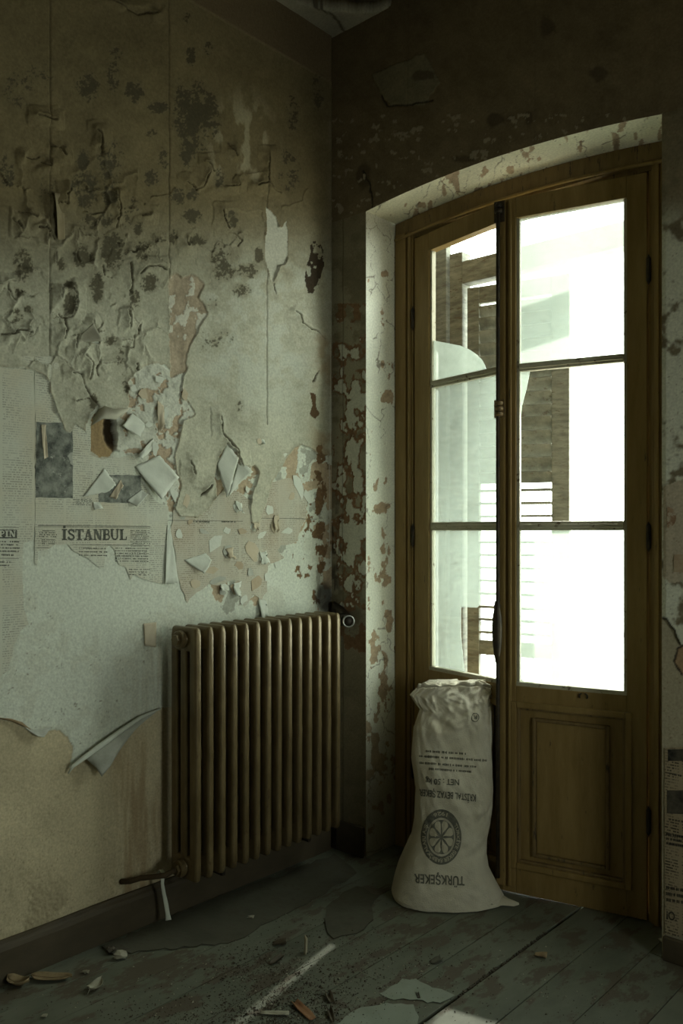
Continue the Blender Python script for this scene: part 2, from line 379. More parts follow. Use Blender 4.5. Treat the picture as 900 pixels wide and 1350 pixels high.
T_EDGE = [(-400,478),(0,485),(20,485),(40,488),(57,496),(63,505),(66,520),(73,540),(79,556),(83,565),(90,571),(95,568),(98,560),(105,565),(113,572),(112,560),(118,545),(124,536),
 (135,544),(150,550),(160,549),(168,540),(169,528),(168,505),(175,495),(190,482),(200,480),(207,478),(216,481),(224,490),(222,470),(222,380),(224,366),(232,362),(240,368),(250,362),
 (258,364),(268,374),(262,393),(268,401),(272,412),(265,425),(258,440),(249,455),(246,470),(245,490),(240,498),(236,510),(240,520),(243,526),(252,540),(255,546),(240,556),(236,570),
 (231,590),(228,603),(229,612),(238,640),(229,670),(236,682),(262,682),(276,668),(283,655),(281,636),(284,610),(296,584),(306,596),(312,612),(320,620),(332,614),(339,622),
 (334,640),(328,655),(329,690),(340,690),(352,655),(358,635),(372,612),(385,592),(395,586),(408,592),(420,602),(445,600),(445,-300),(-400,-300)]
W_EDGE = [(-400,944),(0,948),(15,950),(28,957),(45,967),(60,962),(78,962),(90,973),(96,985),(95,1000),(90,1012),(97,1010),(125,988),(150,971),(180,950),(200,937),(214,933),
 (300,925),(450,920),(450,-300),(-400,-300)]
E1 = [(222,372),(226,362),(232,362),(240,368),(250,362),(258,364),(268,374),(262,393),(268,401),(272,412),(265,425),(258,440),(249,455),(246,470),(245,492),(224,498),(221,470)]
E2 = [(168,505),(175,495),(190,482),(207,478),(224,490),(240,498),(236,510),(243,526),(255,546),(240,556),(236,570),(231,590),(229,612),(236,640),(220,660),(200,620),(170,600),(150,590),(150,550),(168,540)]
PATCH1 = [(350,272),(358,280),(364,290),(366,300),(372,300),(377,292),(379,310),(377,335),(374,350),(367,352),(360,366),(357,372),(352,360),(349,345),(350,310),(352,290)]
DARK1 = [(404,388),(401,370),(404,350),(410,320),(418,315),(425,330),(426,350),(422,370),(412,388)]
CAVITY = [(120,552),(128,540),(140,538),(150,548),(154,572),(152,592),(144,602),(130,603),(120,596),(116,574)]

def paint_left():
    fy = np.linspace(-1.60, 0.02, 506); fz = np.linspace(0, CEIL + .06, 1036)
    yy = np.concatenate([np.linspace(-4.3, -1.66, 14), fy])
    Yg, Zg = np.meshgrid(yy, fz, indexing='ij')
    P0 = np.stack([np.zeros_like(Yg), Yg, Zg], -1)
    px, py = proj(P0)
    px = np.where(Yg < -1.66, np.minimum(px, -80), px)
    X = px + 5 * fbm(px / 9, py / 9, 4, 3); Y = py + 5 * fbm(px / 9, py / 9, 4, 11)
    # bare ochre plaster
    n1 = fbm(px / 60, py / 60, 5, 21); n2 = fbm(px / 14, py / 14, 4, 22); n3 = fbm(px / 3.2, py / 3.2, 3, 23)
    col = np.ones(px.shape + (3,)) * C3(.56, .475, .31) * (1 + .35 * n1 + .25 * n3)[..., None]
    h = .0006 * n3 + .0004 * n2
    low = sstep(1120, 1190, py) ; rough_ = low * sstep(-.05, .1, n1 + .5 * n2)
    h += .004 * rough_ * (n2 + n3)
    col = over(col, (.36, .30, .19), .75 * low * sstep(-.15, .2, n2 + n1))
    col = over(col, (.30, .19, .09), .6 * sstep(60, 10, np.abs(px - 185)) * sstep(930, 1000, py) * sstep(-.2, .25, fbm(px / 7, py / 90, 4, 31)))
    speck = sstep(.28, .34, fbm(px / 1.8, py / 1.8, 2, 41))
    col = over(col, (.2, .15, .09), .6 * speck * sstep(1000, 1130, py))
    # white lining paper
    Wm = inpoly(W_EDGE, X, Y)
    wc = np.ones_like(col) * C3(.66, .68, .575) * (1 + .10 * n1 + .05 * n2)[..., None]
    strk = fbm(px / 5, py / 120, 4, 51)
    wc = over(wc, (.44, .39, .26), .75 * sstep(150, 215, px) * sstep(800, 900, py) * sstep(-.25, .2, strk))
    wc = over(wc, (.45, .42, .31), .25 * sstep(.08, .35, n1 + n2) )
    wc = over(wc, (.2, .17, .11), .8 * sstep(.33, .37, fbm(px / 3.5, py / 3.5, 2, 52)) * sstep(0, .2, n1))
    col = np.where(Wm[..., None], wc, col)
    h = np.where(Wm, .0022 + .0004 * n2, h)
    # torn layers round the corner foot: paler / browner scraps of paper
    sc = fbm(px / 16, py / 20, 5, 61)
    zone = inpoly([(215, 590), (445, 560), (445, 815), (300, 815), (215, 700)], X, Y) & Wm
    zone &= ~inpoly([(300, 815), (318, 792), (338, 800), (352, 745), (372, 735), (392, 712), (402, 688), (412, 690), (420, 815)], X, Y)
    col = np.where((zone & (sc > .03))[..., None], C3(.47, .37, .25) * (1 + .4 * n3)[..., None], col)
    col = np.where((zone & (sc < -.13))[..., None], C3(.40, .40, .33) * (1 + .2 * n3)[..., None], col)
    h = h - .0012 * (zone & (sc > .03))
    # crumpled torn white
    e2 = inpoly(E2, X, Y)
    cr_ = fbm(px / 11, py / 11, 4, 71)
    col = np.where(e2[..., None], C3(.585, .585, .49) * (1 + .25 * n3)[..., None], col)
    col = np.where((e2 & (cr_ > .12))[..., None], C3(.46, .36, .25) * (1 + .3 * n3)[..., None], col)
    h = np.where(e2, .004 + .011 * np.abs(cr_) - .005 * (cr_ > .12), h)
    e1 = inpoly(E1, X, Y)
    fl = fbm(px / 9, py / 12, 4, 73)
    col = np.where(e1[..., None], C3(.41, .335, .24) * (1 + .6 * n2 + .4 * n3 + .5 * strk)[..., None], col)
    col = np.where((e1 & (fl > .06) & (py < 450))[..., None], C3(.60, .58, .48), col)
    h = np.where(e1, .001 + .0018 * ((fl > .06) & (py < 450)), h)
    # the thick top layer
    T = inpoly(T_EDGE, X, Y) & ~inpoly(PATCH1, X, Y)
    T &= ~inpoly([(123, 431), (128, 440), (129, 455), (118, 452), (113, 446)], X, Y)
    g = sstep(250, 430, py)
    tc = (C3(.20, .16, .085) * (1 - g)[..., None] + C3(.49, .475, .365) * g[..., None]) * (1 + .40 * n1 + .30 * n2 + .28 * n3)[..., None]  # yellowed upper paper, darkened further to imitate light falling off upward
    right = sstep(240, 290, px) * sstep(300, 400, py) * sstep(620, 480, py)
    tc = over(tc, (.50, .52, .44), .65 * right * sstep(-.25, .1, n1 + n2))
    pale = sstep(-.02, .16, fbm(px / 12, py / 26, 4, 76)) * sstep(62, 20, np.hypot((px - 318), (py - 190) * .7))
    tc = over(tc, (.50, .45, .30), .65 * pale)
    tc = over(tc, (.33, .25, .15), .75 * sstep(388, 425, px) * sstep(-.3, .2, n1 + n2) * sstep(380, 450, py))
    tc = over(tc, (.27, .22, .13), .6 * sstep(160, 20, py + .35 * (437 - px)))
    M = np.zeros(px.shape)
    for mx, my, rx, ry, s in MOULD:
        bb = (np.abs(px - mx) < 1.6 * rx) & (np.abs(py - my) < 1.6 * ry)
        d = ((px[bb] - mx) / rx) ** 2 + ((py[bb] - my) / ry) ** 2
        M[bb] = np.maximum(M[bb], s * np.clip(1.25 - d * .75, 0, 1))
    M = M * np.clip(1 + 2.6 * fbm(px / 11, py / 11, 4, 81), 0, 1.5)
    sp = 1.0 * fbm(px / 1.9, py / 1.9, 2, 82) + .7 * fbm(px / 5, py / 5, 3, 83)
    spk = sstep(.30, .04, sp - (M - .75) * .75 + .08) * sstep(.05, .3, M)
    tc = over(tc, (.2, .17, .10), .45 * np.clip(M, 0, 1)); tc = over(tc, (.075, .065, .04), .82 * np.clip(spk, 0, 1))
    d1 = inpoly(DARK1, X, Y) & (fbm(px / 7, py / 10, 4, 84) < .10)
    b2 = inpoly([(403, 518), (411, 520), (412, 536), (418, 545), (412, 553), (405, 545), (408, 535)], X, Y)
    tc = np.where(d1[..., None], C3(.055, .04, .025), tc); tc = np.where(b2[..., None], C3(.10, .06, .03), tc)
    # cracks, drawn by hand, and fine net between lifted scales
    cd_ = np.full(px.shape, 99.0)
    for c in CRACKS: cd_ = np.minimum(cd_, dline(c, X, Y))
    seam = np.minimum(np.minimum(np.where(py < 560, np.abs(px - 65 - .8 * n2), 99), np.where(py < 370, np.abs(px - 222 - 2 * n2), 99)), np.where((py > 215) & (py < 560), np.abs(px - 351 - 2 * n2), 99))
    ed, cid = voro(px / 34 + .5 * fbm(px / 20, py / 20, 3, 91), py / 40 + .5 * fbm(px / 20, py / 20, 3, 92), 95)
    zonec = sstep(170, 260, py) * sstep(520, 460, py) * sstep(250, 190, px) + .45 * sstep(180, 240, py) * sstep(400, 330, py) * sstep(240, 260, px)
    zonec = zonec * (fbm(px / 40, py / 40, 3, 97) > -.04)
    net = sstep(.03, .008, ed) * zonec * sstep(-.12, .08, fbm(px / 14, py / 14, 2, 96))
    side = sstep(-.12, .12, fbm(px / 26, py / 26, 3, 98))
    lift = np.exp(-cd_ / 8) * .016 * side + (np.exp(-ed * 9) * .009 * (cid > .45) - .002) * zonec
    bul = .010 * np.exp(-(((px - 128) / 30) ** 2 + ((py - 515) / 30) ** 2)) + .012 * np.exp(-(((px - 120) / 16) ** 2 + ((py - 450) / 14) ** 2)) \
        + .009 * np.exp(-(((px - 330) / 30) ** 2 + ((py - 620) / 50) ** 2)) + .02 * np.exp(-(((px - 408) / 16) ** 2 + ((py - 500) / 60) ** 2)) \
        + .008 * np.exp(-(((px - 260) / 22) ** 2 + ((py - 600) / 40) ** 2))
    inner = blur(T, 3); inner2 = blur(T, 8)
    edge = (1 - inner) * 2; edge2 = (1 - inner2) * 2
    hT = .0052 + lift + bul + .010 * edge * np.clip(.1 + fbm(px / 30, py / 30, 2, 99) * 2.2, 0, 1) + .006 * edge2 * sstep(.0, .2, fbm(px / 60, py / 60, 2, 100)) + .0008 * n2 + .0016 * n1
    crack = np.maximum(sstep(1.0, .35, cd_ * (1 + 1.2 * n2)), net * .7)
    hT = hT - crack * (.006 + lift) - .0025 * sstep(1.2, .5, seam)
    tc = over(tc, (.07, .055, .03), np.clip(np.maximum(.9 * crack, .55 * sstep(1.1, .4, seam)), 0, 1))
    brown_edge = np.clip((1 - inner) * 2, 0, 1) * sstep(.0, .2, n2 + .1)
    tc = over(tc, (.30, .21, .12), .35 * brown_edge)
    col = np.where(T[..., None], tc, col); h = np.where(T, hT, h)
    p1 = inpoly(PATCH1, X, Y)
    col = np.where(p1[..., None], C3(.53, .52, .42) * (1 + .2 * n2)[..., None], col); h = np.where(p1, .002, h)
    # charred cavity, pushed into the wall
    cv = inpoly(CAVITY, X, Y)
    dd = np.clip(1 - ((X - 151) / 17) ** 2 - ((Y - 564) / 34) ** 2, 0, 1)
    cc = C3(.34, .24, .125) * (1 + .5 * fbm(px / 3, py / 25, 3, 101))[..., None]
    cc = over(cc, (.05, .035, .02), sstep(.12, .7, dd))
    col = np.where(cv[..., None], cc, col); h = np.where(cv, .001 - .03 * dd, h)
    col = over(col, (.30, .22, .12), .5 * (~T & ~cv) * sstep(1, .3, np.hypot((px - 126) / 34, (py - 604) / 34)))
    # brown peeling stripe beside the corner
    pl = fbm(px / 7, py / 11, 4, 105) + .30 * (np.exp(-(((px - 418) / 14) ** 2 + ((py - 645) / 55) ** 2)) + np.exp(-(((px - 424) / 8) ** 2 + ((py - 735) / 45) ** 2))) - .20
    pm = (pl > .02) & (px > 385) & (py > 585) & (py < 800)
    col = np.where(pm[..., None], C3(.20, .125, .065) * (1 + .5 * n3)[..., None], col); h = np.where(pm, h - .0025, h)
    cs = sstep(428, 434, px) * sstep(60, 110, py) * (py < 1000)
    col = over(col, (.26, .22, .14), .55 * cs * sstep(-.2, .2, n2 + n1))
    col = over(col, (.62, .6, .5), .6 * sstep(1.2, .4, np.abs(px - 434.3 - n2)) * sstep(420, 470, py) * (py < 720))
    col = over(col, (.03, .025, .02), .85 * sstep(1.2, .6, np.hypot((px - 427) / 13, (py - 788) / 22)))
    # painted frieze under the ceiling, its brown deepened to imitate light fall-off
    fr = sstep(3.262, 3.268, Zg)
    col = over(col, C3(.19, .14, .085) * 1.0, .8 * fr * (1 + n1)); h = h + .004 * fr
    h = h * sstep(0, .02, -Yg + .004) * np.where((Yg < -1.66) | (Yg > 0), 0, 1)
    P = P0.copy(); P[..., 0] = h
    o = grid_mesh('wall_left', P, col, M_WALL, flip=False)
    return tag(o, 'left wall with peeling mottled wallpaper over old newspaper and plaster', 'wall', 'structure')
wall_left = paint_left()

# ---------------------------------------------------------------- the back wall with the arched door recess
OX0, OX1, REC = .192, 1.419, .190        # opening from x0 to x1, depth of the recess
def arch(x):
    t = (x - OX0) / (OX1 - OX0)
    return 2.672 + .042 * (1 - (2 * t - 1) ** 2)
def back_colour(P, part):
    px, py = proj(P); n1 = fbm(px / 50, py / 50, 5, 221); n2 = fbm(px / 12, py / 12, 4, 222); n3 = fbm(px / 3.2, py / 3.2, 3, 223)
    if part == 'jamb':
        px2, py2 = px, py
    X = px + 5 * fbm(px / 9, py / 9, 4, 203); Y = py + 5 * fbm(px / 9, py / 9, 4, 211)
    if part == 'left':
        col = np.ones(px.shape + (3,)) * C3(.235, .20, .13) * (1 + .4 * n1 + .3 * n2 + .2 * n3)[..., None]
        h = .001 * n2
        g = sstep(260, 420, py)
        col = over(col, (.36, .33, .24), .6 * g * sstep(-.1, .1, n1 + n2) * sstep(900, 760, py))
        f = fbm(px / 10, py / 16, 4, 231); z1 = np.exp(-(((px - 465) / 12) ** 2 + ((py - 560) / 55) ** 2)) + np.exp(-(((px - 468) / 14) ** 2 + ((py - 705) / 60) ** 2))
        m = (f + .42 * z1 > .17) & (py > 420) & (py < 800); b = (f + .42 * z1 > .05) & (py > 400) & (py < 860) & ~m
        col = np.where(b[..., None], C3(.22, .13, .07) * (1 + .5 * n3)[..., None], col); col = np.where(m[..., None], C3(.56, .55, .45), col)
        h = h + .003 * m - .001 * b
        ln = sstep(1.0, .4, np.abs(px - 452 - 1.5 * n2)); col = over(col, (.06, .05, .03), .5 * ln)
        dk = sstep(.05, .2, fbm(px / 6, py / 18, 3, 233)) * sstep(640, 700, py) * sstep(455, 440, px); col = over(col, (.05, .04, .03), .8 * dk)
    elif part == 'top':
        col = np.ones(px.shape + (3,)) * C3(.20, .155, .095) * (1 + .5 * n1 + .35 * n2 + .2 * n3)[..., None]
        h = .002 * n2 + .0015 * n1
        pt = inpoly([(490, 98), (560, 70), (580, 110), (560, 138), (515, 140), (503, 125)], X, Y)
        col = np.where(pt[..., None], col * C3(1.25, 1.4, 1.5), col); h = h + .003 * pt
        for mx, my, rx, ry in ((655, 158, 14, 10), (697, 155, 6, 9), (560, 100, 20, 8), (610, 210, 16, 6), (720, 35, 12, 14), (790, 95, 12, 12), (480, 230, 10, 20)):
            d = np.hypot((px - mx) / rx, (py - my) / ry) + 1.2 * n2; col = over(col, (.08, .065, .045), .7 * sstep(1.1, .6, d))
        cd_ = np.minimum(dline([(478, 225), (486, 240), (490, 262), (491, 275)], X, Y), dline([(503, 125), (510, 140), (540, 138), (570, 132)], X, Y))
        cr_ = sstep(1.4, .6, cd_); col = over(col, (.03, .025, .02), .9 * cr_); h = h - .004 * cr_
        hf = fbm(px / 8, py / 8, 4, 235); wf = (hf > .2) & (py > 150); col = np.where(wf[..., None], C3(.36, .31, .22), col); h = h + .0015 * wf
        for sx in (538, 705): col = over(col, (.12, .1, .07), .3 * sstep(1.2, .4, np.abs(px - sx - 2 * n2)))
    elif part == 'right':
        g = sstep(250, 330, py)
        col = np.ones(px.shape + (3,)) * C3(.24, .2, .13) * (1 + .4 * n1 + .4 * n2)[..., None]
        col = over(col, C3(.70, .70, .58) * (1 + .2 * n2)[..., None], g * sstep(-.35, -.1, n2 + n1)); h = .002 * n2 + .002 * g
        tn = inpoly([(874, 640), (905, 632), (905, 765), (885, 770), (874, 760)], X, Y); col = np.where(tn[..., None], C3(.50, .43, .32) * (1 + .3 * n3)[..., None], col)
        lowp = inpoly([(868, 816), (880, 818), (890, 832), (897, 850), (960, 860), (960, 1300), (868, 1300)], X, Y)
        col = np.where(lowp[..., None], C3(.42, .37, .26) * (1 + .35 * n1 + .2 * n3)[..., None], col); h = np.where(lowp, 0.0005 * n3, h + .004)
        isl = inpoly([(889, 872), (896, 852), (930, 850), (930, 900), (899, 890)], X, Y); col = np.where(isl[..., None], C3(.40, .27, .16), col)
        e = dline([(868, 815), (880, 817), (890, 831), (897, 850)], X, Y); e2 = dline([(902, 852), (893, 856), (889, 872), (899, 890)], X, Y); ee = sstep(2.2, .8, np.minimum(e, e2))
        col = over(col, (.035, .025, .02), .9 * ee)
        sp = sstep(.3, .36, fbm(px / 2.5, py / 2.5, 2, 241)); col = over(col, (.18, .12, .07), .6 * sp)
    else:                                              # jamb and soffit of the recess
        col = np.ones(px.shape + (3,)) * C3(.72, .72, .61) * (1 + .18 * n1 + .12 * n2)[..., None]; h = .0025 * n1 + .001 * n2
        f = fbm(px / 9, py / 15, 5, 251)
        z1 = np.zeros(px.shape)
        for mx, my, rx, ry, s in ((497, 633, 5, 8, 1), (508, 637, 4, 6, 1), (502, 668, 14, 8, .8), (508, 520, 9, 14, .6), (510, 740, 10, 45, .6), (488, 860, 7, 28, .9), (505, 905, 9, 45, .9), (512, 820, 8, 40, .7), (490, 1000, 30, 60, .7)):
            z1 = np.maximum(z1, s * np.exp(-((px - mx) / rx) ** 2 - ((py - my) / ry) ** 2))
        b = f + .45 * z1 > .24
        if part == 'soffit':
            b = f > .17; col = col * C3(.98, .93, .82)
        col = np.where(b[..., None], C3(.40, .30, .20) * (1 + .5 * n3)[..., None], col); h = h - .002 * b
        ed, cid = voro(px / 22 + fbm(px / 15, py / 15, 3, 252), py / 60, 253)
        k = sstep(.03, .01, ed) * (fbm(px / 30, py / 40, 2, 254) > 0); col = over(col, (.12, .09, .06), .7 * k); h = h - .001 * k
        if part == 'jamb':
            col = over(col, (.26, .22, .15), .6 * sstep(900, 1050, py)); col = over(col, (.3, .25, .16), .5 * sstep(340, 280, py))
    return col, h
def back_patch(name, u, v, fn, part, nrm, flip):
    U, V = np.meshgrid(u, v, indexing='ij')
    P = fn(U, V); col, h = back_colour(P, part)
    wgt = np.minimum(np.minimum(np.arange(len(u)), len(u) - 1 - np.arange(len(u)))[:, None], np.minimum(np.arange(len(v)), len(v) - 1 - np.arange(len(v)))[None, :])
    h = h * np.clip(wgt / 4.0, 0, 1)
    P = P + h[..., None] * np.array(nrm)
    return P, col, flip
def join_patches(name, patches, m):
    Ps = []; Cs = []; Q = []; off = 0
    for P, c, flip in patches:
        nu, nv = P.shape[:2]; idx = np.arange(nu * nv).reshape(nu, nv) + off
        q = np.stack([idx[:-1, :-1], idx[1:, :-1], idx[1:, 1:], idx[:-1, 1:]], -1).reshape(-1, 4)
        if flip: q = q[:, ::-1]
        Q.append(q); Ps.append(P.reshape(-1, 3)); Cs.append(c.reshape(-1, 3)); off += nu * nv
    P = np.concatenate(Ps); c = np.concatenate(Cs); q = np.concatenate(Q)
    me = bpy.data.meshes.new(name)
    me.vertices.add(len(P)); me.vertices.foreach_set('co', P.reshape(-1).astype(np.float32))
    me.loops.add(q.size); me.loops.foreach_set('vertex_index', q.reshape(-1).astype(np.int32))
    me.polygons.add(len(q)); me.polygons.foreach_set('loop_start', np.arange(0, q.size, 4, dtype=np.int32)); me.polygons.foreach_set('loop_total', np.full(len(q), 4, np.int32))
    me.update(calc_edges=True)
    at = me.color_attributes.new('Col', 'FLOAT_COLOR', 'POINT'); cc = np.ones((len(P), 4), np.float32); cc[:, :3] = np.clip(c, 0, 1); at.data.foreach_set('color', cc.reshape(-1))
    smooth(me)
    return link(name, me, m)
L_ = np.linspace
def plane_y0(U, V): return np.stack([U, 0 * U, V], -1)
def top_fn(U, V):
    a = np.where((U >= OX0) & (U <= OX1), arch(U), 2.672); return np.stack([U, 0 * U, a + (CEIL + .06 - a) * V], -1)
def rag(v, k, s): return .004 * (fbm(v * 9, np.full_like(v, k), 3, s))
Z1 = L_(0, 2.672, 700)
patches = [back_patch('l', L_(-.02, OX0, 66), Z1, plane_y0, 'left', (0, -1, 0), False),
           back_patch('t', L_(-.02, OX1 + .0, 386), L_(0, 1, 222), top_fn, 'top', (0, -1, 0), False),
           back_patch('t2', np.concatenate([L_(OX1, 1.75, 60), L_(1.85, RW, 8)]), L_(0, 1, 180), top_fn, 'top', (0, -1, 0), False),
           back_patch('r', np.concatenate([L_(OX1, 1.75, 90), L_(1.85, RW, 8)]), Z1, plane_y0, 'right', (0, -1, 0), False),
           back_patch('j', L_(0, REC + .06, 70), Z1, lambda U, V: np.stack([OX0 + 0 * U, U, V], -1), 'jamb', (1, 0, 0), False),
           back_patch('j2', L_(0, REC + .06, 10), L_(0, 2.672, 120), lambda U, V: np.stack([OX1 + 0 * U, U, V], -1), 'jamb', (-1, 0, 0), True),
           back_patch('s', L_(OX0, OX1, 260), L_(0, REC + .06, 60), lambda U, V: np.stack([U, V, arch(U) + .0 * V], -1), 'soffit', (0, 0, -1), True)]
wall_back = tag(join_patches('wall_back', patches, M_WALL), 'back wall with arched recess for the glazed balcony door', 'wall', 'structure')

# ---------------------------------------------------------------- rest of the shell: right wall with its window, wall behind the camera, ceiling
def wall_with_hole(name, x, y0, y1, z0, z1, hole, m, t=.18):
    bm = bmesh.new(); hy0, hy1, hz0, hz1 = hole
    bm_box(bm, x, x + t, y0, hy0, z0, z1); bm_box(bm, x, x + t, hy1, y1, z0, z1)
    bm_box(bm, x, x + t, hy0, hy1, z0, hz0); bm_box(bm, x, x + t, hy0, hy1, hz1, z1)
    return bm_obj(name, bm, m)
tag(wall_with_hole('wall_right', RW, -4.3, 0.4, 0, CEIL + .06, WIN, M_PLAIN), 'plain dirty right wall with a second window beside the camera', 'wall', 'structure')
tag(box('wall_front', -.2, RW + .18, -4.48, -4.3, 0, CEIL + .06, M_PLAIN, bev=0), 'plain dirty wall behind the camera', 'wall', 'structure')
win = empty('window_1', 'plain casement window in the right wall beside the camera', 'window', (RW + .06, WIN[0], WIN[2]), kind='structure')
ww, wh = WIN[1] - WIN[0], WIN[3] - WIN[2]
for a in ((0, .06, 0, wh), (ww - .06, ww, 0, wh), (.06, ww - .06, 0, .06), (.06, ww - .06, wh - .06, wh)):
    box('window_frame', 0, .05, a[0], a[1], a[2], a[3], M_WOODD, win)
box('muntin', .01, .04, ww / 2 - .02, ww / 2 + .02, .06, wh - .06, M_WOODD, win); box('muntin', .012, .038, .06, ww - .06, wh * .66 - .015, wh * .66 + .015, M_WOODD, win)

def paint_ceiling():
    u = np.concatenate([L_(-.02, 1.2, 130), L_(1.4, RW + .17, 8)]); v = np.concatenate([L_(-4.4, -1.3, 10), L_(-1.2, .02, 130)])
    U, V = np.meshgrid(u, v, indexing='ij'); P = np.stack([U, V, np.full(U.shape, CEIL)], -1)
    px, py = proj(P); n1 = fbm(U * 5, V * 5, 5, 301); n2 = fbm(U * 24, V * 24, 4, 302)
    col = np.ones(px.shape + (3,)) * C3(.46, .43, .34) * (1 + .4 * n1 + .3 * n2)[..., None]
    d = np.hypot((U - .40) / .32, (V + .30) / .30) + .12 * n2 + .10 * n1
    hole = d < 1.0
    col = np.where(hole[..., None], C3(.09, .07, .045) * (1 + n2)[..., None], col)
    P[..., 2] += np.where(hole, .035, 0) + .004 * n2
    cr_ = sstep(.008, .003, np.abs(U - .10 - .05 * n1 - .05 * fbm(V * 8, U * 0, 3, 305)) ) * (V > -.3)
    col = over(col, (.05, .04, .03), .8 * cr_)
    return tag(grid_mesh('ceiling', P, col, M_WALL, flip=True), 'stained plaster ceiling with a dark fallen patch', 'ceiling', 'structure')
paint_ceiling()

# ================================================================== FLOOR, SKIRTING
floor = empty('floor', 'floor of worn grey-green painted boards', 'floor', kind='structure')
edges = [.005, .16, .312, .464, .617, .769, .922, 1.072, 1.221, 1.378, 1.53] + [1.53 + .153 * k for k in range(1, 15)]
for a, b in zip(edges[:-1], edges[1:]):
    g0, g1 = .0012, .0012
    if abs(b - 1.072) < .001: g1 = .011                       # the wide open joint beside the door
    inside = a > OX0 and b < OX1
    y1 = .46 if inside else -.001
    rz = random.uniform(-.0006, .0006)
    bm = bmesh.new(); bm_box(bm, a + g0, b - g1, -4.3, y1, -.028, rz, .0015)
    bm_obj('plank', bm, M_FLOOR, floor)
for a, b in ((OX0 - .006, .312 - .0012), (1.378 + .0012, OX1 + .006)): box('plank', a, b, .0005, .46, -.028, 0, M_FLOOR, floor, .0015)
box('subfloor', 0, RW, -4.3, .46, -.06, -.03, M_CRUMB, floor, bev=0)
# filling of dirt and grit in the wide joint
bm = bmesh.new()
for k in range(240):
    y = random.uniform(-.62, -.08) ; s = random.uniform(.0015, .004)
    bm_box(bm, 1.062 + random.uniform(-.002, .006) - s, 1.062 + random.uniform(0, .006) + s, y - s, y + s, -.02, random.uniform(-.008, .001))
tag(bm_obj('joint_grit', bm, M_CRUMB, floor), kind='stuff')

bm = bmesh.new()                                             # baseboard with a small rounded top
prof = [(0, 0), (.022, 0), (.022, .10), (.018, .112), (.012, .118), (.010, .127), (0, .127)]
ys = L_(-4.3, -.001, 60)
rows = [[bm.verts.new((.004 + x + .0016 * math.sin(i * 1.9 + z * 40) * (x > .01), y, z + .0015 * math.sin(i * .9) * (z > .05))) for x, z in prof] for i, y in enumerate(ys)]
for r0, r1 in zip(rows[:-1], rows[1:]):
    for k in range(len(prof)):
        bm.faces.new((r0[k], r0[(k + 1) % len(prof)], r1[(k + 1) % len(prof)], r1[k]))
bm.faces.new(rows[0]); bm.faces.new(rows[-1][::-1])
tag(bm_obj('baseboard_left', bm, M_BASE), 'scuffed dark brown baseboard along the left wall', 'baseboard', 'structure')
tag(box('baseboard_back', OX1 + .01, RW, -.022, -.004, 0, .075, M_BASE, bev=.004), 'dark baseboard right of the door recess', 'baseboard', 'structure')
tag(box('baseboard_corner', .03, OX0 - .004, -.02, -.004, 0, .125, M_BASE, bev=.004), 'short dark baseboard between corner and door recess', 'baseboard', 'structure')

# ================================================================== DOOR FRAME AND LEAVES
FY = .188
fr = empty('door_frame', 'ochre brown wooden door frame set in the arched recess', 'door frame', kind='structure')
def profile_post(name, x0, x1, z0, z1, side):
    """post with a stepped, moulded face; side +1: the leaf is on its right"""
    bm = bmesh.new()
    bm_box(bm, x0, x1, FY + .022, FY + .085, z0, z1, .002)
    wdt = x1 - x0
    for a, b, d in ((.0, .56, .0), (.56, .66, .012), (.66, .80, .004), (.80, .90, .014)):
        a_, b_ = (a, b) if side > 0 else (1 - b, 1 - a)
        bm_box(bm, x0 + a_ * wdt, x0 + b_ * wdt, FY + d, FY + .024, z0, z1, .003)
    return bm_obj(name, bm, M_WOOD, fr)
profile_post('post', OX0 + .004, .292, 0, 2.62, 1)
profile_post('post', 1.292, OX1 - .004, 0, 2.62, -1)
for xa, xb in ((.288, .318), (1.266, 1.296)): box('stop', xa, xb, .246, .286, 0, 2.62, M_WOODD, fr, .002)
box('stop', .30, 1.28, .246, .286, 2.57, 2.62, M_WOODD, fr, .002)
# head following the shallow arch
xs = L_(OX0 + .004, OX1 - .004, 40)
bm = bmesh.new(); ring = []
for x in xs:
    t = arch(x) - .006
    ring.append([bm.verts.new(p) for p in ((x, FY + .004, t), (x, FY + .004, 2.618), (x, FY + .016, 2.612), (x, FY + .016, 2.594), (x, FY + .085, 2.594), (x, FY + .085, t))])
for r0, r1 in zip(ring[:-1], ring[1:]):
    for k in range(6): bm.faces.new((r0[k], r0[(k + 1) % 6], r1[(k + 1) % 6], r1[k]))
bm.faces.new(ring[0]); bm.faces.new(ring[-1][::-1])
bm_obj('head', bm, M_WOODD, fr)
bm = bmesh.new(); bm_tube(bm, [(x, FY + .002, arch(x) - .075) for x in xs], .007, 8); bm_obj('head_bead', bm, M_WOOD, fr, True)
box('threshold', OX0 + .01, OX1 - .01, FY + .03, FY + .12, 0, .018, M_WOODD, fr)

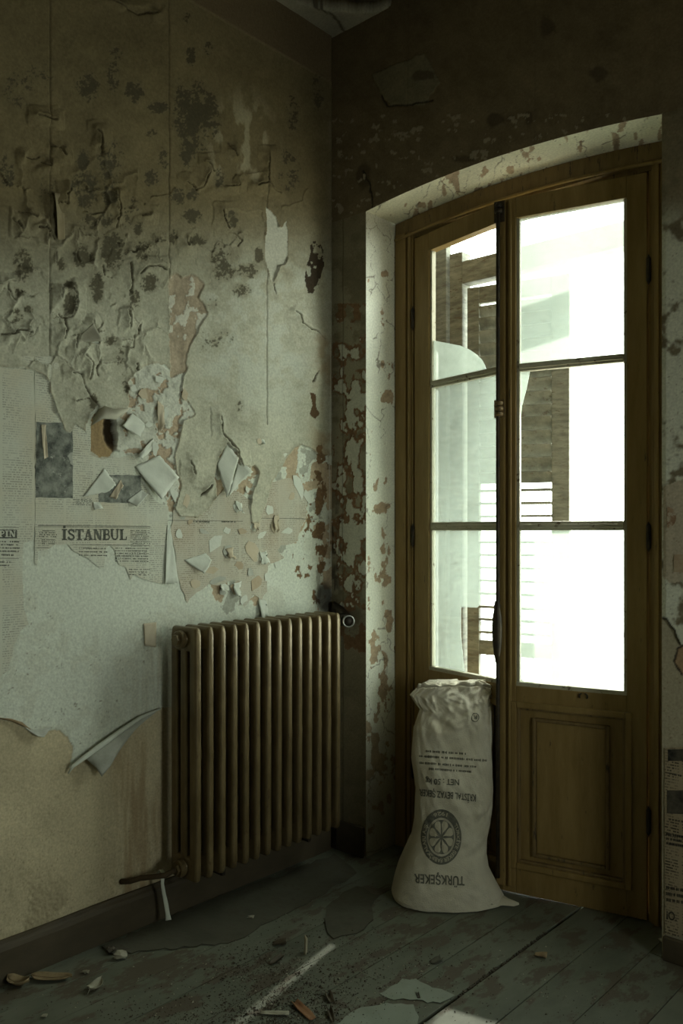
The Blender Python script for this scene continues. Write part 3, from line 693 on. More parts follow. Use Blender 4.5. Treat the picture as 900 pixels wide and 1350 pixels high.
ZG = [(.79, 1.352), (1.386, 1.942), (1.972, 2.512)]           # heights of the three panes
LEAF_T = .040
def make_leaf(name, label, hinge, rz, s, g0, g1, W, mats, dz=0.0):
    """s = side of the room in local y; x runs from the hinge to the meeting stile"""
    d = empty(name, label, 'door', (hinge[0], hinge[1], 0), rz, kind='structure')
    def yb(a, b): return (min(s * a, s * b), max(s * a, s * b))
    def bar(nm, x0, x1, z0, z1, t0=-LEAF_T, t1=0.0, m=M_WOOD, bev=.003, par=d):
        a, b = yb(t0, t1); return box(nm, x0, x1, a, b, z0, z1, m, par, bev)
    B, Tp = .006, 2.588
    bar('stile', .002, g0 - .012, B, Tp); bar('stile', g1 + .012, W, B, Tp)
    # glazing beads on both stiles and rails of the lights
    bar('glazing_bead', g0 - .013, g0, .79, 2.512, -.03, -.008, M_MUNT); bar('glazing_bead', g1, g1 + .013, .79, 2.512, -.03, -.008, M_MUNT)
    bar('rail', g0 - .012, g1 + .012, 2.512, Tp); bar('rail', g0 - .012, g1 + .012, .70, .775)
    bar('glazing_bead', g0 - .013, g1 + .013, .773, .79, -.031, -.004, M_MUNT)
    bar('rail', g0 - .012, g1 + .012, B, .12)
    for (a, b), (c, e) in zip(ZG[:-1], ZG[1:]):
        bm = bmesh.new(); lo, hi = b, c; mid = (lo + hi) / 2
        a0, a1 = yb(-.032, -.006); bm_box(bm, g0, g1, a0, a1, lo, hi, .004)
        a0, a1 = yb(-.008, .002); bm_box(bm, g0, g1, a0, a1, mid - .006, mid + .006, .003)
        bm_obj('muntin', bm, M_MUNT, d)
    # lower panel: bolection moulding round a sunk field with a raised centre
    u0, u1, z0, z1 = g0 - .012, g1 + .012, .12, .70
    bar('panel', u0, u1, z0, z1, -.03, -.016, M_WOOD, .001)
    def frame(nm, x0, x1, za, zb, wd, t0, t1, m):
        bm = bmesh.new(); a, b = yb(t0, t1); bv = .004
        for q in ((x0, x0 + wd, za, zb), (x1 - wd, x1, za, zb), (x0 + wd, x1 - wd, za, za + wd), (x0 + wd, x1 - wd, zb - wd, zb)):
            bm_box(bm, q[0], q[1], a, b, q[2], q[3], bv)
        return bm_obj(nm, bm, m, d)
    frame('panel_moulding', u0 - .018, u1 + .018, z0 - .02, z1 + .018, .022, -.02, .010, M_WOOD)
    frame('panel_moulding', u0 + .002, u1 - .002, z0, z1, .012, -.02, .000, M_WOODD)
    frame('field_moulding', g0 + .048, g1 - .048, .150, .662, .013, -.02, -.004, M_WOODD)
    bar('raised_field', g0 + .062, g1 - .062, .164, .648, -.02, -.011, M_WOOD, .003)
    for zc in (.35, 1.33, 2.25):
        bm = bmesh.new(); y = s * .004
        bm_tube(bm, [(-.004, y, zc - .04), (-.004, y, zc + .04)], .0075, 10); bm_tube(bm, [(-.004, y, zc + .04), (-.004, y, zc + .052)], [.006, .001], 10)
        bm_tube(bm, [(-.004, y, zc - .052), (-.004, y, zc - .04)], [.001, .006], 10)
        bm_obj('hinge', bm, M_IRON, d, True)
    return d
TH = math.radians(13)
GL0, GL1, WL = .104, .484, .516
GR0, GR1, WR = .081, .453, .514
left_leaf = make_leaf('door_1', 'left leaf of the glazed balcony door, ajar behind the sack', (.290, .2), -TH, -1, GL0, GL1, WL, None)
right_leaf = make_leaf('door_2', 'right leaf of the glazed balcony door, with bolt rod and lower panel in view', (1.292, .2), PI + TH, 1, GR0, GR1, WR, None)
def pane(leaf, s, poly, m, name='pane'):
    """flat glass of 3 mm from an outline in leaf coordinates (x, z)"""
    bm = bmesh.new()
    lo = [bm.verts.new((x, s * -.020, z)) for x, z in poly]
    f = bm.faces.new(lo)
    r = bmesh.ops.extrude_face_region(bm, geom=[f])
    bmesh.ops.translate(bm, verts=[v for v in r['geom'] if isinstance(v, bmesh.types.BMVert)], vec=(0, s * .003, 0))
    return bm_obj(name, bm, m, leaf)
def leafpt(px, py, hx, hy, rz):
    d0 = np.array([math.cos(rz), math.sin(rz), 0]); nn = np.array([-d0[1], d0[0], 0]); d = ray(px, py)
    hp = np.array([hx, hy, 0]) ; t = ((hp - CAM) @ nn) / (d @ nn); P = CAM + t * d
    return (float((P - hp) @ d0), float(P[2]))
def LP(*pts): return [leafpt(x, y, .290, .222, -TH) for x, y in pts]
def RP(*pts): return [leafpt(x, y, 1.292, .222, PI + TH) for x, y in pts]
e_ = .006
def full(g0, g1, k): return [(g0 - e_, ZG[k][0] - e_), (g1 + e_, ZG[k][0] - e_), (g1 + e_, ZG[k][1] + e_), (g0 - e_, ZG[k][1] + e_)]
tag(pane(left_leaf, -1, [(GL0 - e_, 1.966)] + LP((566, 449), (575, 450), (590, 453), (606, 456), (618, 461), (628, 468), (635, 475), (639, 483), (641, 491)) + [(leafpt(641, 491, .29, .222, -TH)[0], 1.966)], G_MILKY, 'glass_shard'), 'milky curved remnant of the broken top pane')
tag(pane(left_leaf, -1, full(GL0, GL1, 1), G_DIRTY), 'milky dust-coated middle pane')
# bottom left pane with the corner broken out
lo = full(GL0, GL1, 0)
hole = LP((612, 890), (607, 840), (607, 800), (628, 801), (632, 797), (660, 796))
tag(pane(left_leaf, -1, [lo[0], (hole[0][0], lo[0][1])] + hole[:-1] + [(GL1 + e_, hole[-1][1]), lo[2], lo[3]], G_DIRTY), 'dirty pane with its lower corner broken out')
tag(pane(right_leaf, 1, full(GR0, GR1, 2), G_DUSTY), 'dusty whole top pane')
tag(pane(right_leaf, 1, [(GR1 + e_, 1.948), (leafpt(701, 480, 1.292, .222, PI + TH)[0], 1.948)] + RP((700, 492), (696, 512), (690, 535), (685, 560)) + [(GR1 + e_, leafpt(683, 575, 1.292, .222, PI + TH)[1])], G_MILKY, 'glass_shard'), 'sliver of glass left in the empty middle light')
tag(pane(right_leaf, 1, full(GR0, GR1, 0), G_DUSTY), 'dirty bottom pane')
# meeting astragal, espagnolette rod, clasps and drop handle on the right leaf
box('astragal', WR - .012, WR + .022, .002, .016, .03, 2.58, M_WOOD, right_leaf, .005)
box('astragal_bead', WR - .034, WR - .022, .0, .010, .03, 2.58, M_WOOD, right_leaf, .004)
rod = tube('bolt_rod', [(WR + .012, .024, z) for z in (.06, .6, 1.2, 1.8, 2.4, 2.57)], .0075, M_IRON, right_leaf)
def ring_(bm, z, r): bm_tube(bm, [(WR + .010, .022, z - .008), (WR + .010, .022, z - .004), (WR + .010, .022, z + .004), (WR + .010, .022, z + .008)], [r * .75, r, r, r * .75], 14)
bm = bmesh.new()
for z in (1.785, 1.805, 1.825): ring_(bm, z, .017)
bm_box(bm, WR - .012, WR + .030, .012, .018, 1.772, 1.84, .003); bm_obj('rod_clasp', bm, M_WOODD, right_leaf, True)
bm = bmesh.new(); ring_(bm, 2.54, .016); ring_(bm, 2.56, .013); bm_box(bm, WR - .012, WR + .03, .012, .018, 2.50, 2.58, .003); bm_obj('rod_clasp', bm, M_IRON, right_leaf, True)
tube('handle', [(WR + .012, .034, z) for z in (.86, .90, .94, .99, 1.03, 1.06, 1.09)], [.006, .013, .0175, .0185, .017, .012, .008], M_IRON, right_leaf, 14)
tube('handle_pivot', [(WR + .012, .018, 1.07), (WR + .012, .042, 1.07)], .010, M_IRON, right_leaf, 12)

u_, z_ = leafpt(769, 918, 1.292, .2, PI + TH)                       # broken remains of a ring pull on the lock rail
for sg in (-1, 1): tube('ring_pull', [(u_ + sg * .014 * math.sin(a), .004, z_ + .012 * math.cos(a)) for a in L_(.35, 2.2, 9)], [.0015, .0025, .003, .0035, .0035, .0035, .003, .0025, .0015], M_IRON, right_leaf, 8)

# ================================================================== RADIATOR
N_SEC, PITCH, RX0, RX1 = 14, .0540, .062, .200
RZ0, RZ1, RY0 = .165, 1.024, -.897
rad = empty('radiator', 'bronze painted cast iron column radiator by the left wall under peeling paper', 'radiator', (0, RY0, 0))
def section_mesh():
    bm = bmesh.new(); t = .0138
    def column(xa, xb, za, zb, ty=t):
        # rounded upright of oval section, swelling into the headers
        n = 12; xc, rx = (xa + xb) / 2, (xb - xa) / 2
        zs = [za, za + .02, za + .05, za + .09, (za + zb) / 2 - .03, (za + zb) / 2, (za + zb) / 2 + .03, zb - .09, zb - .05, zb - .02, zb]
        rings = []
        for i, z in enumerate(zs):
            e = .86 if i in (0, 10) else 1.0; k = 1.10 if i == 5 else 1.0
            ring = []
            for q in range(n):
                a = 2 * PI * q / n + PI / n; ca, sa = math.cos(a), math.sin(a)
                ring.append(bm.verts.new((xc + rx * e * k * np.sign(ca) * abs(ca) ** .40, ty * e * np.sign(sa) * abs(sa) ** .40, z)))
            rings.append(ring)
        for r0, r1 in zip(rings[:-1], rings[1:]):
            for q in range(n): bm.faces.new((r0[q], r0[(q + 1) % n], r1[(q + 1) % n], r1[q]))
        bm.faces.new(rings[0][::-1]); bm.faces.new(rings[-1])
    wdt = (RX1 - RX0 - 2 * .013) / 3
    for k in range(3):
        x0 = RX0 + k * (wdt + .013); column(x0, x0 + wdt, RZ0 + .01, RZ1 - .008)
    for za, zb in ((RZ1 - .085, RZ1), (RZ0, RZ0 + .085)):           # headers joining the columns
        bm_box(bm, RX0 + .002, RX1 - .002, -t * 1.02, t * 1.02, za, zb, .012)
    for zc in (RZ1 - .042, RZ0 + .042):                             # hubs between sections
        bm_tube(bm, [((RX0 + RX1) / 2, -PITCH / 2, zc), ((RX0 + RX1) / 2, PITCH / 2, zc)], .026, 14)
    bmesh.ops.recalc_face_normals(bm, faces=bm.faces)
    me = bpy.data.meshes.new('section'); bm.to_mesh(me); bm.free(); smooth(me)
    me.materials.append(M_RAD)
    return me
sm_ = section_mesh()
for k in range(N_SEC):
    o = bpy.data.objects.new('section', sm_); COL.objects.link(o); o.parent = rad; o.location = (0, .0185 + k * PITCH, 0)
    md = o.modifiers.new('bevel', 'BEVEL'); md.width = .003; md.segments = 1; md.limit_method = 'ANGLE'
XM = (RX0 + RX1) / 2
for zc in (RZ1 - .042, RZ0 + .042):
    bm = bmesh.new(); bm_tube(bm, [(XM, -.001, zc), (XM, -.016, zc), (XM, -.020, zc)], [.030, .030, .026], 18)
    bm_tube(bm, [(XM, -.018, zc), (XM, -.030, zc)], .019, 6)
    bm_obj('end_plug', bm, M_RAD, rad)
yl = .0185 + (N_SEC - 1) * PITCH
for yk in (.0185 + PITCH * 2.5, .0185 + PITCH * 10.5):              # wall brackets carry it
    box('bracket', .004, RX1 - .03, yk - .008, yk + .008, RZ0 - .022, RZ0 - .002, M_IRON, rad)
    box('bracket', .004, .02, yk - .012, yk + .012, RZ0 - .09, RZ0 - .002, M_IRON, rad)
# inlet valve in the corner
bm = bmesh.new()
zt = RZ1 - .042
bm_tube(bm, [(XM, yl + .018, zt), (XM, yl + .05, zt)], .020, 14); bm_tube(bm, [(XM, yl + .05, zt), (XM, yl + .062, zt)], .027, 8)
bm_tube(bm, [(XM, yl + .062, zt), (XM, yl + .100, zt), (XM, yl + .125, zt), (XM - .02, yl + .14, zt + .0)], [.022, .024, .022, .018], 14)
v = bm_obj('valve', bm, M_IRON, rad, True)
bm = bmesh.new()
c0 = Vector((XM + .02, yl + .098, zt + .005)); bm_tube(bm, [c0, c0 + Vector((.03, -.026, 0)), c0 + Vector((.05, -.043, 0)), c0 + Vector((.056, -.048, 0))], [.018, .020, .026, .024], 18)
cap_ = bm_obj('valve_cap', bm, M_IRON, rad, True)
bm = bmesh.new()                                                    # pale worn rim of the cap
d_ = Vector((.76, -.65, 0)).normalized(); a_ = Vector((.65, .76, 0)); cc_ = c0 + Vector((.056, -.048, 0))
pts = [cc_ + (a_ * math.cos(q) + Vector((0, 0, 1)) * math.sin(q)) * .022 for q in L_(0, 2 * PI, 25)]
bm_tube(bm, pts, .0035, 8, cap=False)
tag(bm_obj('cap_rim', bm, mat('worn_chrome', (.45, .45, .42), (.3, .3, .27), rough=.35, metal=.7), rad, True), 'worn bright metal rim')
bm = bmesh.new()
pts = [(XM, yl + .13, zt), (XM - .02, yl + .155, zt + .004), (.06, yl + .165, zt + .03), (.035, yl + .16, zt + .05), (.03, yl + .158, zt + .02), (.03, yl + .158, zt - .3), (.03, yl + .158, .01)]
bm_tube(bm, pts, [.017, .019, .021, .021, .019, .016, .016], 14); bm_obj('supply_pipe', bm, M_IRON, rad, True)
# low pipe running out of the near end, with a torn strip hung over it
zb = RZ0 + .042
tube('return_pipe', [(XM, -.03, zb), (XM, -.07, zb - .006), (XM - .03, -.09, zb - .012), (.06, -.115, zb - .02), (.035, -.14, zb - .03), (.004, -.155, zb - .035)], .009, mat('rusty_pipe', (.05, .032, .016), (.09, .06, .03), scale=30, rough=.8), rad)

# ================================================================== SUGAR SACK
ROW = [(1207, 575, 625), (1204, 545, 650), (1198, 531, 660), (1190, 522, 664), (1182, 518, 664), (1175, 516, 661), (1160, 519, 653), (1140, 525, 643), (1120, 534, 640), (1100, 543, 641), (1080, 546, 645),
       (1060, 547, 648), (1040, 548, 649), (1020, 545, 648), (1000, 542, 648), (985, 543, 648), (960, 545, 651), (945, 550, 651), (935, 553, 651), (924, 545, 652), (916, 540, 653), (907, 549, 655), (900, 560, 651), (897, 566, 640)]
cb = np.array([.667, -.086, 0]); ct = np.array([.612, .040, 0])
SR = np.array([RT[0], RT[1], 0]); SF = -np.array([FW[0], FW[1], 0])
rows_v = []
for i, (py, xl, xr) in enumerate(ROW):
    t = np.clip((1207 - py) / 310.0, 0, 1)
    c = cb + (ct - cb) * t ** 1.1; dep = (c - CAM) @ FW
    hl, hr = (xl - 450) / F_PX * dep, (xr - 450) / F_PX * dep
    lc = (c - CAM) @ RT; c = c + SR * ((hl + hr) / 2 - lc)
    z = H - (py - Y_H) / F_PX * dep
    rows_v.append((c, (hr - hl) / 2, z))
zmin = rows_v[0][2]
zs_ = [max(0.004, r[2]) for r in rows_v]
zs_[0] = .003; zs_[1] = .012; zs_[2] = .026
DEP = np.interp(np.arange(len(ROW)), [0, 1, 2, 4, 6, 8, 10, 13, 16, 18, 20, 22, 23], [.075, .105, .130, .145, .145, .132, .118, .105, .085, .062, .045, .025, .010])
CEN = np.array([r[0] for r in rows_v]); WID = np.array([r[1] for r in rows_v]); ZS = np.array(zs_)
def sack_point(th, v):
    """th in radians (0 faces the camera, positive to the right), v in row units; arrays"""
    k = np.arange(len(ROW)); c = np.stack([np.interp(v, k, CEN[:, i]) for i in range(2)], -1)
    wv, dv, z = np.interp(v, k, WID), np.interp(v, k, DEP), np.interp(v, k, ZS)
    s, co = np.sin(th), np.cos(th)
    s = np.sign(s) * np.abs(s) ** .85; co = np.sign(co) * np.abs(co) ** .8
    wob = fbm(th * 1.6 + 9, z * 9, 4, 401) * .030 + fbm(th * 5 + 3, z * 34, 3, 402) * .010
    up = sstep(.55, .75, z)
    rg = .22 - np.abs(fbm(th * 1.7 + z * 5 + 5, z * 17 - th * 3.2, 3, 403)); rg2 = .22 - np.abs(fbm(th * 3 - z * 4, z * 30 + th * 4, 3, 413))
    wob = wob + up * (rg * .11 + rg2 * .045) - up * .022 + sstep(.2, .3, z) * fbm(th * 2 + 7, z * 14 + th * 3, 3, 407) * .022
    wob = wob + .020 * np.exp(-((th - .75 + (z - .78) * 1.0 - .1) / .10) ** 2) * sstep(.48, .62, z) * sstep(.8, .74, z)      # the long crease
    wob = wob - .022 * np.exp(-((z - .155 - .05 * np.sin(th)) / .022) ** 2) * sstep(.1, .9, th)                               # fold over the slumped base
    wob = wob - .014 * np.exp(-((z - .60 + .06 * np.sin(th * 1.5)) / .012) ** 2) * sstep(.2, -.4, th)
    wob = wob - .012 * np.exp(-((z - .25 - .08 * th) / .014) ** 2) * sstep(.3, .9, th)
    edge_keep = 1 - .75 * np.abs(np.sin(th)) ** 6
    dv2 = dv + wob * np.minimum(1, dv / .05); wv2 = wv + wob * .25 * edge_keep * 0
    P = np.zeros(np.broadcast(th, v).shape + (3,))
    P[..., 0] = c[..., 0] + SR[0] * wv2 * s + SF[0] * dv2 * co
    P[..., 1] = c[..., 1] + SR[1] * wv2 * s + SF[1] * dv2 * co
    P[..., 2] = z + .006 * up * fbm(th * 3, th * 0, 3, 405) * 4 * sstep(.74, .80, z)
    P[..., 2] = np.maximum(P[..., 2], .003)
    return P
TH_, VV = np.meshgrid(L_(-PI, PI, 181), np.concatenate([L_(0, 3, 18)[:-1], L_(3, len(ROW) - 1, 170)]), indexing='ij')
sp_ = sack_point(TH_, VV)
sack = empty('sugar_sack', 'upright woven white sugar sack with dark upside-down print, leaning on the left door leaf', 'sack', (float(CEN[0][0]), float(CEN[0][1]), 0))
def sack_off(P): return P - np.array([CEN[0][0], CEN[0][1], 0])
body = grid_mesh('sack_body', sack_off(sp_), None, M_SACK, sack, flip=False)
bm = bmesh.new(); bm.from_mesh(body.data)
bmesh.ops.remove_doubles(bm, verts=bm.verts, dist=.0004)
bes = [e for e in bm.edges if e.is_boundary]
bmesh.ops.holes_fill(bm, edges=bes, sides=0); bmesh.ops.recalc_face_normals(bm, faces=bm.faces); bm.to_mesh(body.data); bm.free(); smooth(body.data)
P = np.zeros((9, 7, 3))                                             # flattened corner ear lying out to the right of the base
for i in range(9):
    for j in range(7):
        u, v = i / 8, j / 6 - .5; q = onz(628 + 56 * u, 1182 + 11 * u + 30 * v * (1 - u) ** .7, 0)
        P[i, j] = (q[0], q[1], .004 + .085 * (1 - u) ** 1.6 * (1 - (2 * v) ** 2) + .004 * math.sin(u * 9 + v * 5))
tag(grid_mesh('sack_ear', sack_off(P), None, M_SACK, sack), None)
# the gathered mouth: a ragged folded hem standing off the top, and an ear at each upper corner
bm = bmesh.new(); n = 60; r0 = []; r1 = []
for th in L_(-1.5, 1.5, n):
    p = sack_off(sack_point(np.array(th), np.array(21.0 + .6 * math.cos(th)))); q = np.array([SF[0], SF[1], 0]) * (.004 + .006 * abs(math.sin(th * 5.3)) )
    a = p + q * .4; b = p + q + np.array([0, 0, .012 + .006 * math.sin(th * 4.1) + .003 * math.sin(th * 17)])
    r0.append(bm.verts.new(a)); r1.append(bm.verts.new(b))
for k in range(n - 1): bm.faces.new((r0[k], r0[k + 1], r1[k + 1], r1[k]))
hm = bm_obj('hem', bm, M_SACK, sack, True); md = hm.modifiers.new('thick', 'SOLIDIFY'); md.thickness = .003
def sack_inv(X, Y):
    """surface parameters whose projection is the photograph's pixel (X, Y)"""
    pys = np.array([r[0] for r in ROW], float)
    k = np.arange(len(ROW)); th = np.zeros_like(X); Yt = Y.copy()
    for _ in range(14):
        v = np.interp(-Yt, -pys, k)
        P = sack_point(th, v); x, y = proj(P)
        Yt = Yt + (Y - y) * .8
        ww_ = np.interp(v, k, WID) * F_PX / 3.0
        th = np.clip(th + (X - x) / (ww_ * np.maximum(.35, np.cos(th))) * .7, -1.5, 1.5)
    return th, v
def wrap_print(name, me, m, lift=.0018):
    n = len(me.vertices); co = np.empty(n * 3, np.float32); me.vertices.foreach_get('co', co); co = co.reshape(-1, 3).astype(float)
    th, v = sack_inv(co[:, 0].copy(), co[:, 1].copy()); P = sack_point(th, v)
    e = 1e-3; nn = np.cross(sack_point(th + e, v) - P, sack_point(th, v + e) - P); nn /= np.linalg.norm(nn, axis=1, keepdims=True) + 1e-12
    nn *= np.sign((nn * (CAM - P)).sum(1, keepdims=True))
    P = sack_off(P + nn * lift)
    me.vertices.foreach_set('co', P.reshape(-1).astype(np.float32)); me.update()
    return link(name, me, m, sack)
def text_mesh(s, size, bold=False, width=None, align='CENTER', spacing=1.0):
    """2D text mesh, y up, baseline at 0; scaled to the given total width if any"""
    cu = bpy.data.curves.new('t', 'FONT'); cu.body = s; cu.size = size; cu.align_x = align; cu.space_character = spacing
    if bold: cu.offset = size * .022
    cu.resolution_u = 3
    o = bpy.data.objects.new('t', cu); COL.objects.link(o)
    dg = bpy.context.evaluated_depsgraph_get(); me = bpy.data.meshes.new_from_object(o.evaluated_get(dg))
    bpy.data.objects.remove(o); bpy.data.curves.remove(cu)
    me.materials.clear()
    if width:
        n = len(me.vertices); co = np.empty(n * 3, np.float32); me.vertices.foreach_get('co', co); co = co.reshape(-1, 3)
        w_ = co[:, 0].max() - co[:, 0].min(); co[:, 0] = (co[:, 0] - (co[:, 0].max() + co[:, 0].min()) / 2) * width / w_
        me.vertices.foreach_set('co', co.reshape(-1))
    return me
def edit2d(me, fn, sub=None):
    bm = bmesh.new(); bm.from_mesh(me)
    bmesh.ops.triangulate(bm, faces=bm.faces)
    if sub:
        for _ in range(3):
            es = [e for e in bm.edges if e.calc_length() > sub]
            if not es: break
            bmesh.ops.subdivide_edges(bm, edges=es, cuts=1, use_grid_fill=False); bmesh.ops.triangulate(bm, faces=bm.faces)
    for v in bm.verts: v.co.x, v.co.y = fn(v.co.x, v.co.y); v.co.z = 0
    bm.to_mesh(me); bm.free(); return me
def up_down(cx, cy, slant=0.0):                                     # upside-down text in the photograph's pixels
    return lambda x, y: (cx - x, cy + y + slant * (-x))
def sack_text(s, size, cx, cy, width, name='print_line', bold=True, slant=.0):
    me = edit2d(text_mesh(s, size, bold, width), up_down(cx, cy, slant), sub=4.0)
    return wrap_print(name, me, M_INK)
sack_text('KRİSTAL BEYAZ ŞEKER', 12.5, 590, 1044, 74, slant=.10)
sack_text('NET : 50 kg', 11, 583, 1027, 44, slant=.04)
sack_text('TÜRKŞEKER', 17, 579, 1154, 66, slant=.05)
bm = bmesh.new(); vs0 = [[bm.verts.new((626 + r * math.sin(a), 946 + r * 1.15 * math.cos(a), 0)) for a in L_(0, 2 * PI, 20, endpoint=False)] for r in (4.2, 5.2)]
for q in range(20): bm.faces.new((vs0[0][q], vs0[0][(q + 1) % 20], vs0[1][(q + 1) % 20], vs0[1][q]))
me = bpy.data.meshes.new('small_mark'); bm.to_mesh(me); bm.free(); wrap_print('small_mark', me, M_INK)
sack_text('R', 7, 626, 943.5, 4.6, 'small_mark')
# lines of type too small to read: rows of short strokes
for j, (xa, xb, py) in enumerate(((562, 614, 993), (553, 640, 1000), (554, 628, 1009), (566, 622, 1016))):
    bm = bmesh.new(); x = xa
    while x < xb:
        ln = random.uniform(.8, 1.5); hh = random.uniform(2.0, 3.4); yy_ = py + (x - 600) * .07
        bmesh.ops.create_grid(bm, x_segments=1, y_segments=1, size=.5, matrix=Matrix.Translation((x, yy_, 0)) @ Matrix.Diagonal((ln, hh, 1, 1)))
        x += ln + random.choice((.5, .6, .7, .7, 2.4))
    me = bpy.data.meshes.new('small_print'); bm.to_mesh(me); bm.free(); wrap_print('small_print', me, M_INK)
# round emblem: dark ring with pale lettering, eight-petalled flower
EX, EY, ERX, ERY = 581.5, 1103.5, 26.5, 36.5
def em(r, a): return (EX - ERX * r * math.sin(a), EY + ERY * r * math.cos(a))    # a=0 is the (upside-down) top... points down the sack
def em_ring(ra, rb, m, name, n=72, lift=.0018):
    bm = bmesh.new(); k = 3; rr = L_(ra, rb, k + 1)
    vs_ = [[bm.verts.new((*em(r, 2 * PI * q / n), 0)) for q in range(n)] for r in rr]
    for r0, r1 in zip(vs_[:-1], vs_[1:]):
        for q in range(n): bm.faces.new((r0[q], r0[(q + 1) % n], r1[(q + 1) % n], r1[q]))
    me = bpy.data.meshes.new(name); bm.to_mesh(me); bm.free(); return wrap_print(name, me, m, lift)
M_SACKP = mat('bare_sack_in_print', (.44, .40, .29), (.52, .47, .35), scale=7, rough=.85)
em_ring(.70, 1.0, M_INK, 'emblem_ring'); em_ring(.001, .62, M_INK, 'emblem_disc')
for q in range(8):
    a0 = 2 * PI * (q + .5) / 8; bm = bmesh.new(); n = 20; ct_ = bm.verts.new((*em(.33, a0), 0)); pts = []
    for t in L_(0, 2 * PI, n, endpoint=False):
        # rounded petal, notched at its outer end
        r = .36 - .27 * math.cos(t) - .035 * math.exp(-((t - PI) / .35) ** 2); aw = .385 * math.sin(t) * (.42 + .58 * sstep(.05, .55, np.array(r))) * .96
        pts.append(bm.verts.new((*em(r, a0 + float(aw)), 0)))
    for k in range(n): bm.faces.new((ct_, pts[k], pts[(k + 1) % n]))
    me = bpy.data.meshes.new('emblem_petal'); bm.to_mesh(me); bm.free(); wrap_print('emblem_petal', me, M_SACKP, .0032)
def em_text(s, top, aspan, size):
    me = text_mesh(s, size, True)
    n = len(me.vertices); co = np.empty(n * 3, np.float32); me.vertices.foreach_get('co', co); co = co.reshape(-1, 3); w_ = co[:, 0].max() - co[:, 0].min()
    def fn(x, y):
        yy_ = .145 * y / (size * .72)
        return em(.775 + yy_, x / w_ * aspan) if top else em(.92 - yy_, PI - x / w_ * aspan)
    return wrap_print('emblem_lettering', edit2d(me, fn, None), M_SACKP, .0034)
em_text('TÜRKİYE ŞEKER FABRİKALARI A.Ş.', True, math.radians(250), 10)
em_text('1926', False, math.radians(48), 10)
em_ring(.645, .665, M_SACKP, 'emblem_line')

# ================================================================== PRINTED AND TORN PAPER ON THE LEFT WALL
def wallpts(poly, X): return [onx(x, y, X) for x, y in poly]
def ragged(poly, amp=.8, step=6.0, seed=1):
    """subdivide an outline and roughen it as torn paper"""
    rnd = random.Random(seed); out = []
    for (ax, ay), (bx, by) in zip(poly, poly[1:] + poly[:1]):
        n = max(1, int(math.hypot(bx - ax, by - ay) / step))
        for k in range(n):
            t = k / n; out.append((ax + (bx - ax) * t + (rnd.uniform(-amp, amp) if k else 0), ay + (by - ay) * t + (rnd.uniform(-amp, amp) if k else 0)))
    return out
def sheet(name, poly, X, m, label=None, parent=wall_left, rag=.8, seed=1, thick=.0004, plane='x'):
    pts = [onx(x, y, X) if plane == 'x' else ony(x, y, X) for x, y in ragged(poly, rag, 6, seed)]
    bm = bmesh.new(); f = bm.faces.new([bm.verts.new(p) for p in pts])
    r = bmesh.ops.extrude_face_region(bm, geom=[f]); off = (-thick, 0, 0) if plane == 'x' else (0, thick, 0)
    bmesh.ops.translate(bm, verts=[v for v in r['geom'] if isinstance(v, bmesh.types.BMVert)], vec=off)
    bmesh.ops.triangulate(bm, faces=bm.faces)
    return tag(bm_obj(name, bm, m, parent), label)
XN = .0042
NA = [(-30, 470), (44, 470), (46, 560), (46, 690), (44, 712), (31, 716), (30, 760), (31, 798), (38, 823), (27, 832), (18, 850), (17, 860), (10, 885), (0, 893), (-30, 900)]
NB = [(46, 470), (120, 470), (119, 600), (135, 606), (150, 604), (170, 600), (182, 606), (176, 622), (190, 640), (207, 662), (222, 668), (221, 690), (217, 715), (214, 742), (214, 770), (205, 768),
      (185, 762), (176, 757), (172, 765), (166, 748), (157, 745), (150, 723), (144, 719), (140, 722), (137, 749), (130, 748), (115, 735), (97, 727), (90, 718), (72, 718), (64, 724), (50, 727), (49, 746), (46, 742)]
NC = [(232, 640), (262, 680), (300, 640), (330, 660), (345, 640), (380, 630), (400, 640), (405, 664), (403, 684), (395, 701), (393, 713), (370, 719), (366, 726), (375, 735), (353, 744), (352, 780),
      (345, 792), (335, 784), (322, 800), (316, 778), (308, 764), (290, 772), (275, 770), (255, 785), (247, 795), (238, 772), (233, 750), (229, 720), (225, 700), (228, 680)]
sheet('newspaper_sheet', NA, XN, M_NEWS, 'yellowed newspaper column at the far left edge of the wall', seed=2)
sheet('newspaper_sheet', NB, XN, M_NEWS, 'newspaper front page with large masthead', seed=3)
sheet('newspaper_sheet', NC, XN, M_NEWST, 'tan torn newspaper above the radiator', seed=4, rag=1.4)
def decal(name, poly, m, X=XN + .0006, label=None, rag=.3, seed=5): return sheet(name, poly, X, m, label, rag=rag, seed=seed, thick=.0003)
decal('newspaper_photo', [(48, 556), (96, 558), (96, 657), (47, 656)], M_PHOTO, label='tall dark halftone picture', rag=.6)
decal('newspaper_photo', [(130, 625), (186, 627), (186, 663), (130, 662)], M_PHOTO, label='wide dark halftone picture', rag=.6)
def wall_text(s, x0, x1, yb, size, m=M_PRINT, X=XN + .0008, name='headline', bold=True, dy=0.0):
    me = text_mesh(s, size, bold, x1 - x0); cx = (x0 + x1) / 2
    n = len(me.vertices); co = np.empty(n * 3, np.float32); me.vertices.foreach_get('co', co); co = co.reshape(-1, 3).astype(float)
    out = np.array([onx(cx + x, yb - y + dy * x, X) for x, y, _ in co]); me.vertices.foreach_set('co', out.reshape(-1).astype(np.float32)); me.update()
    return link(name, me, m, wall_left)
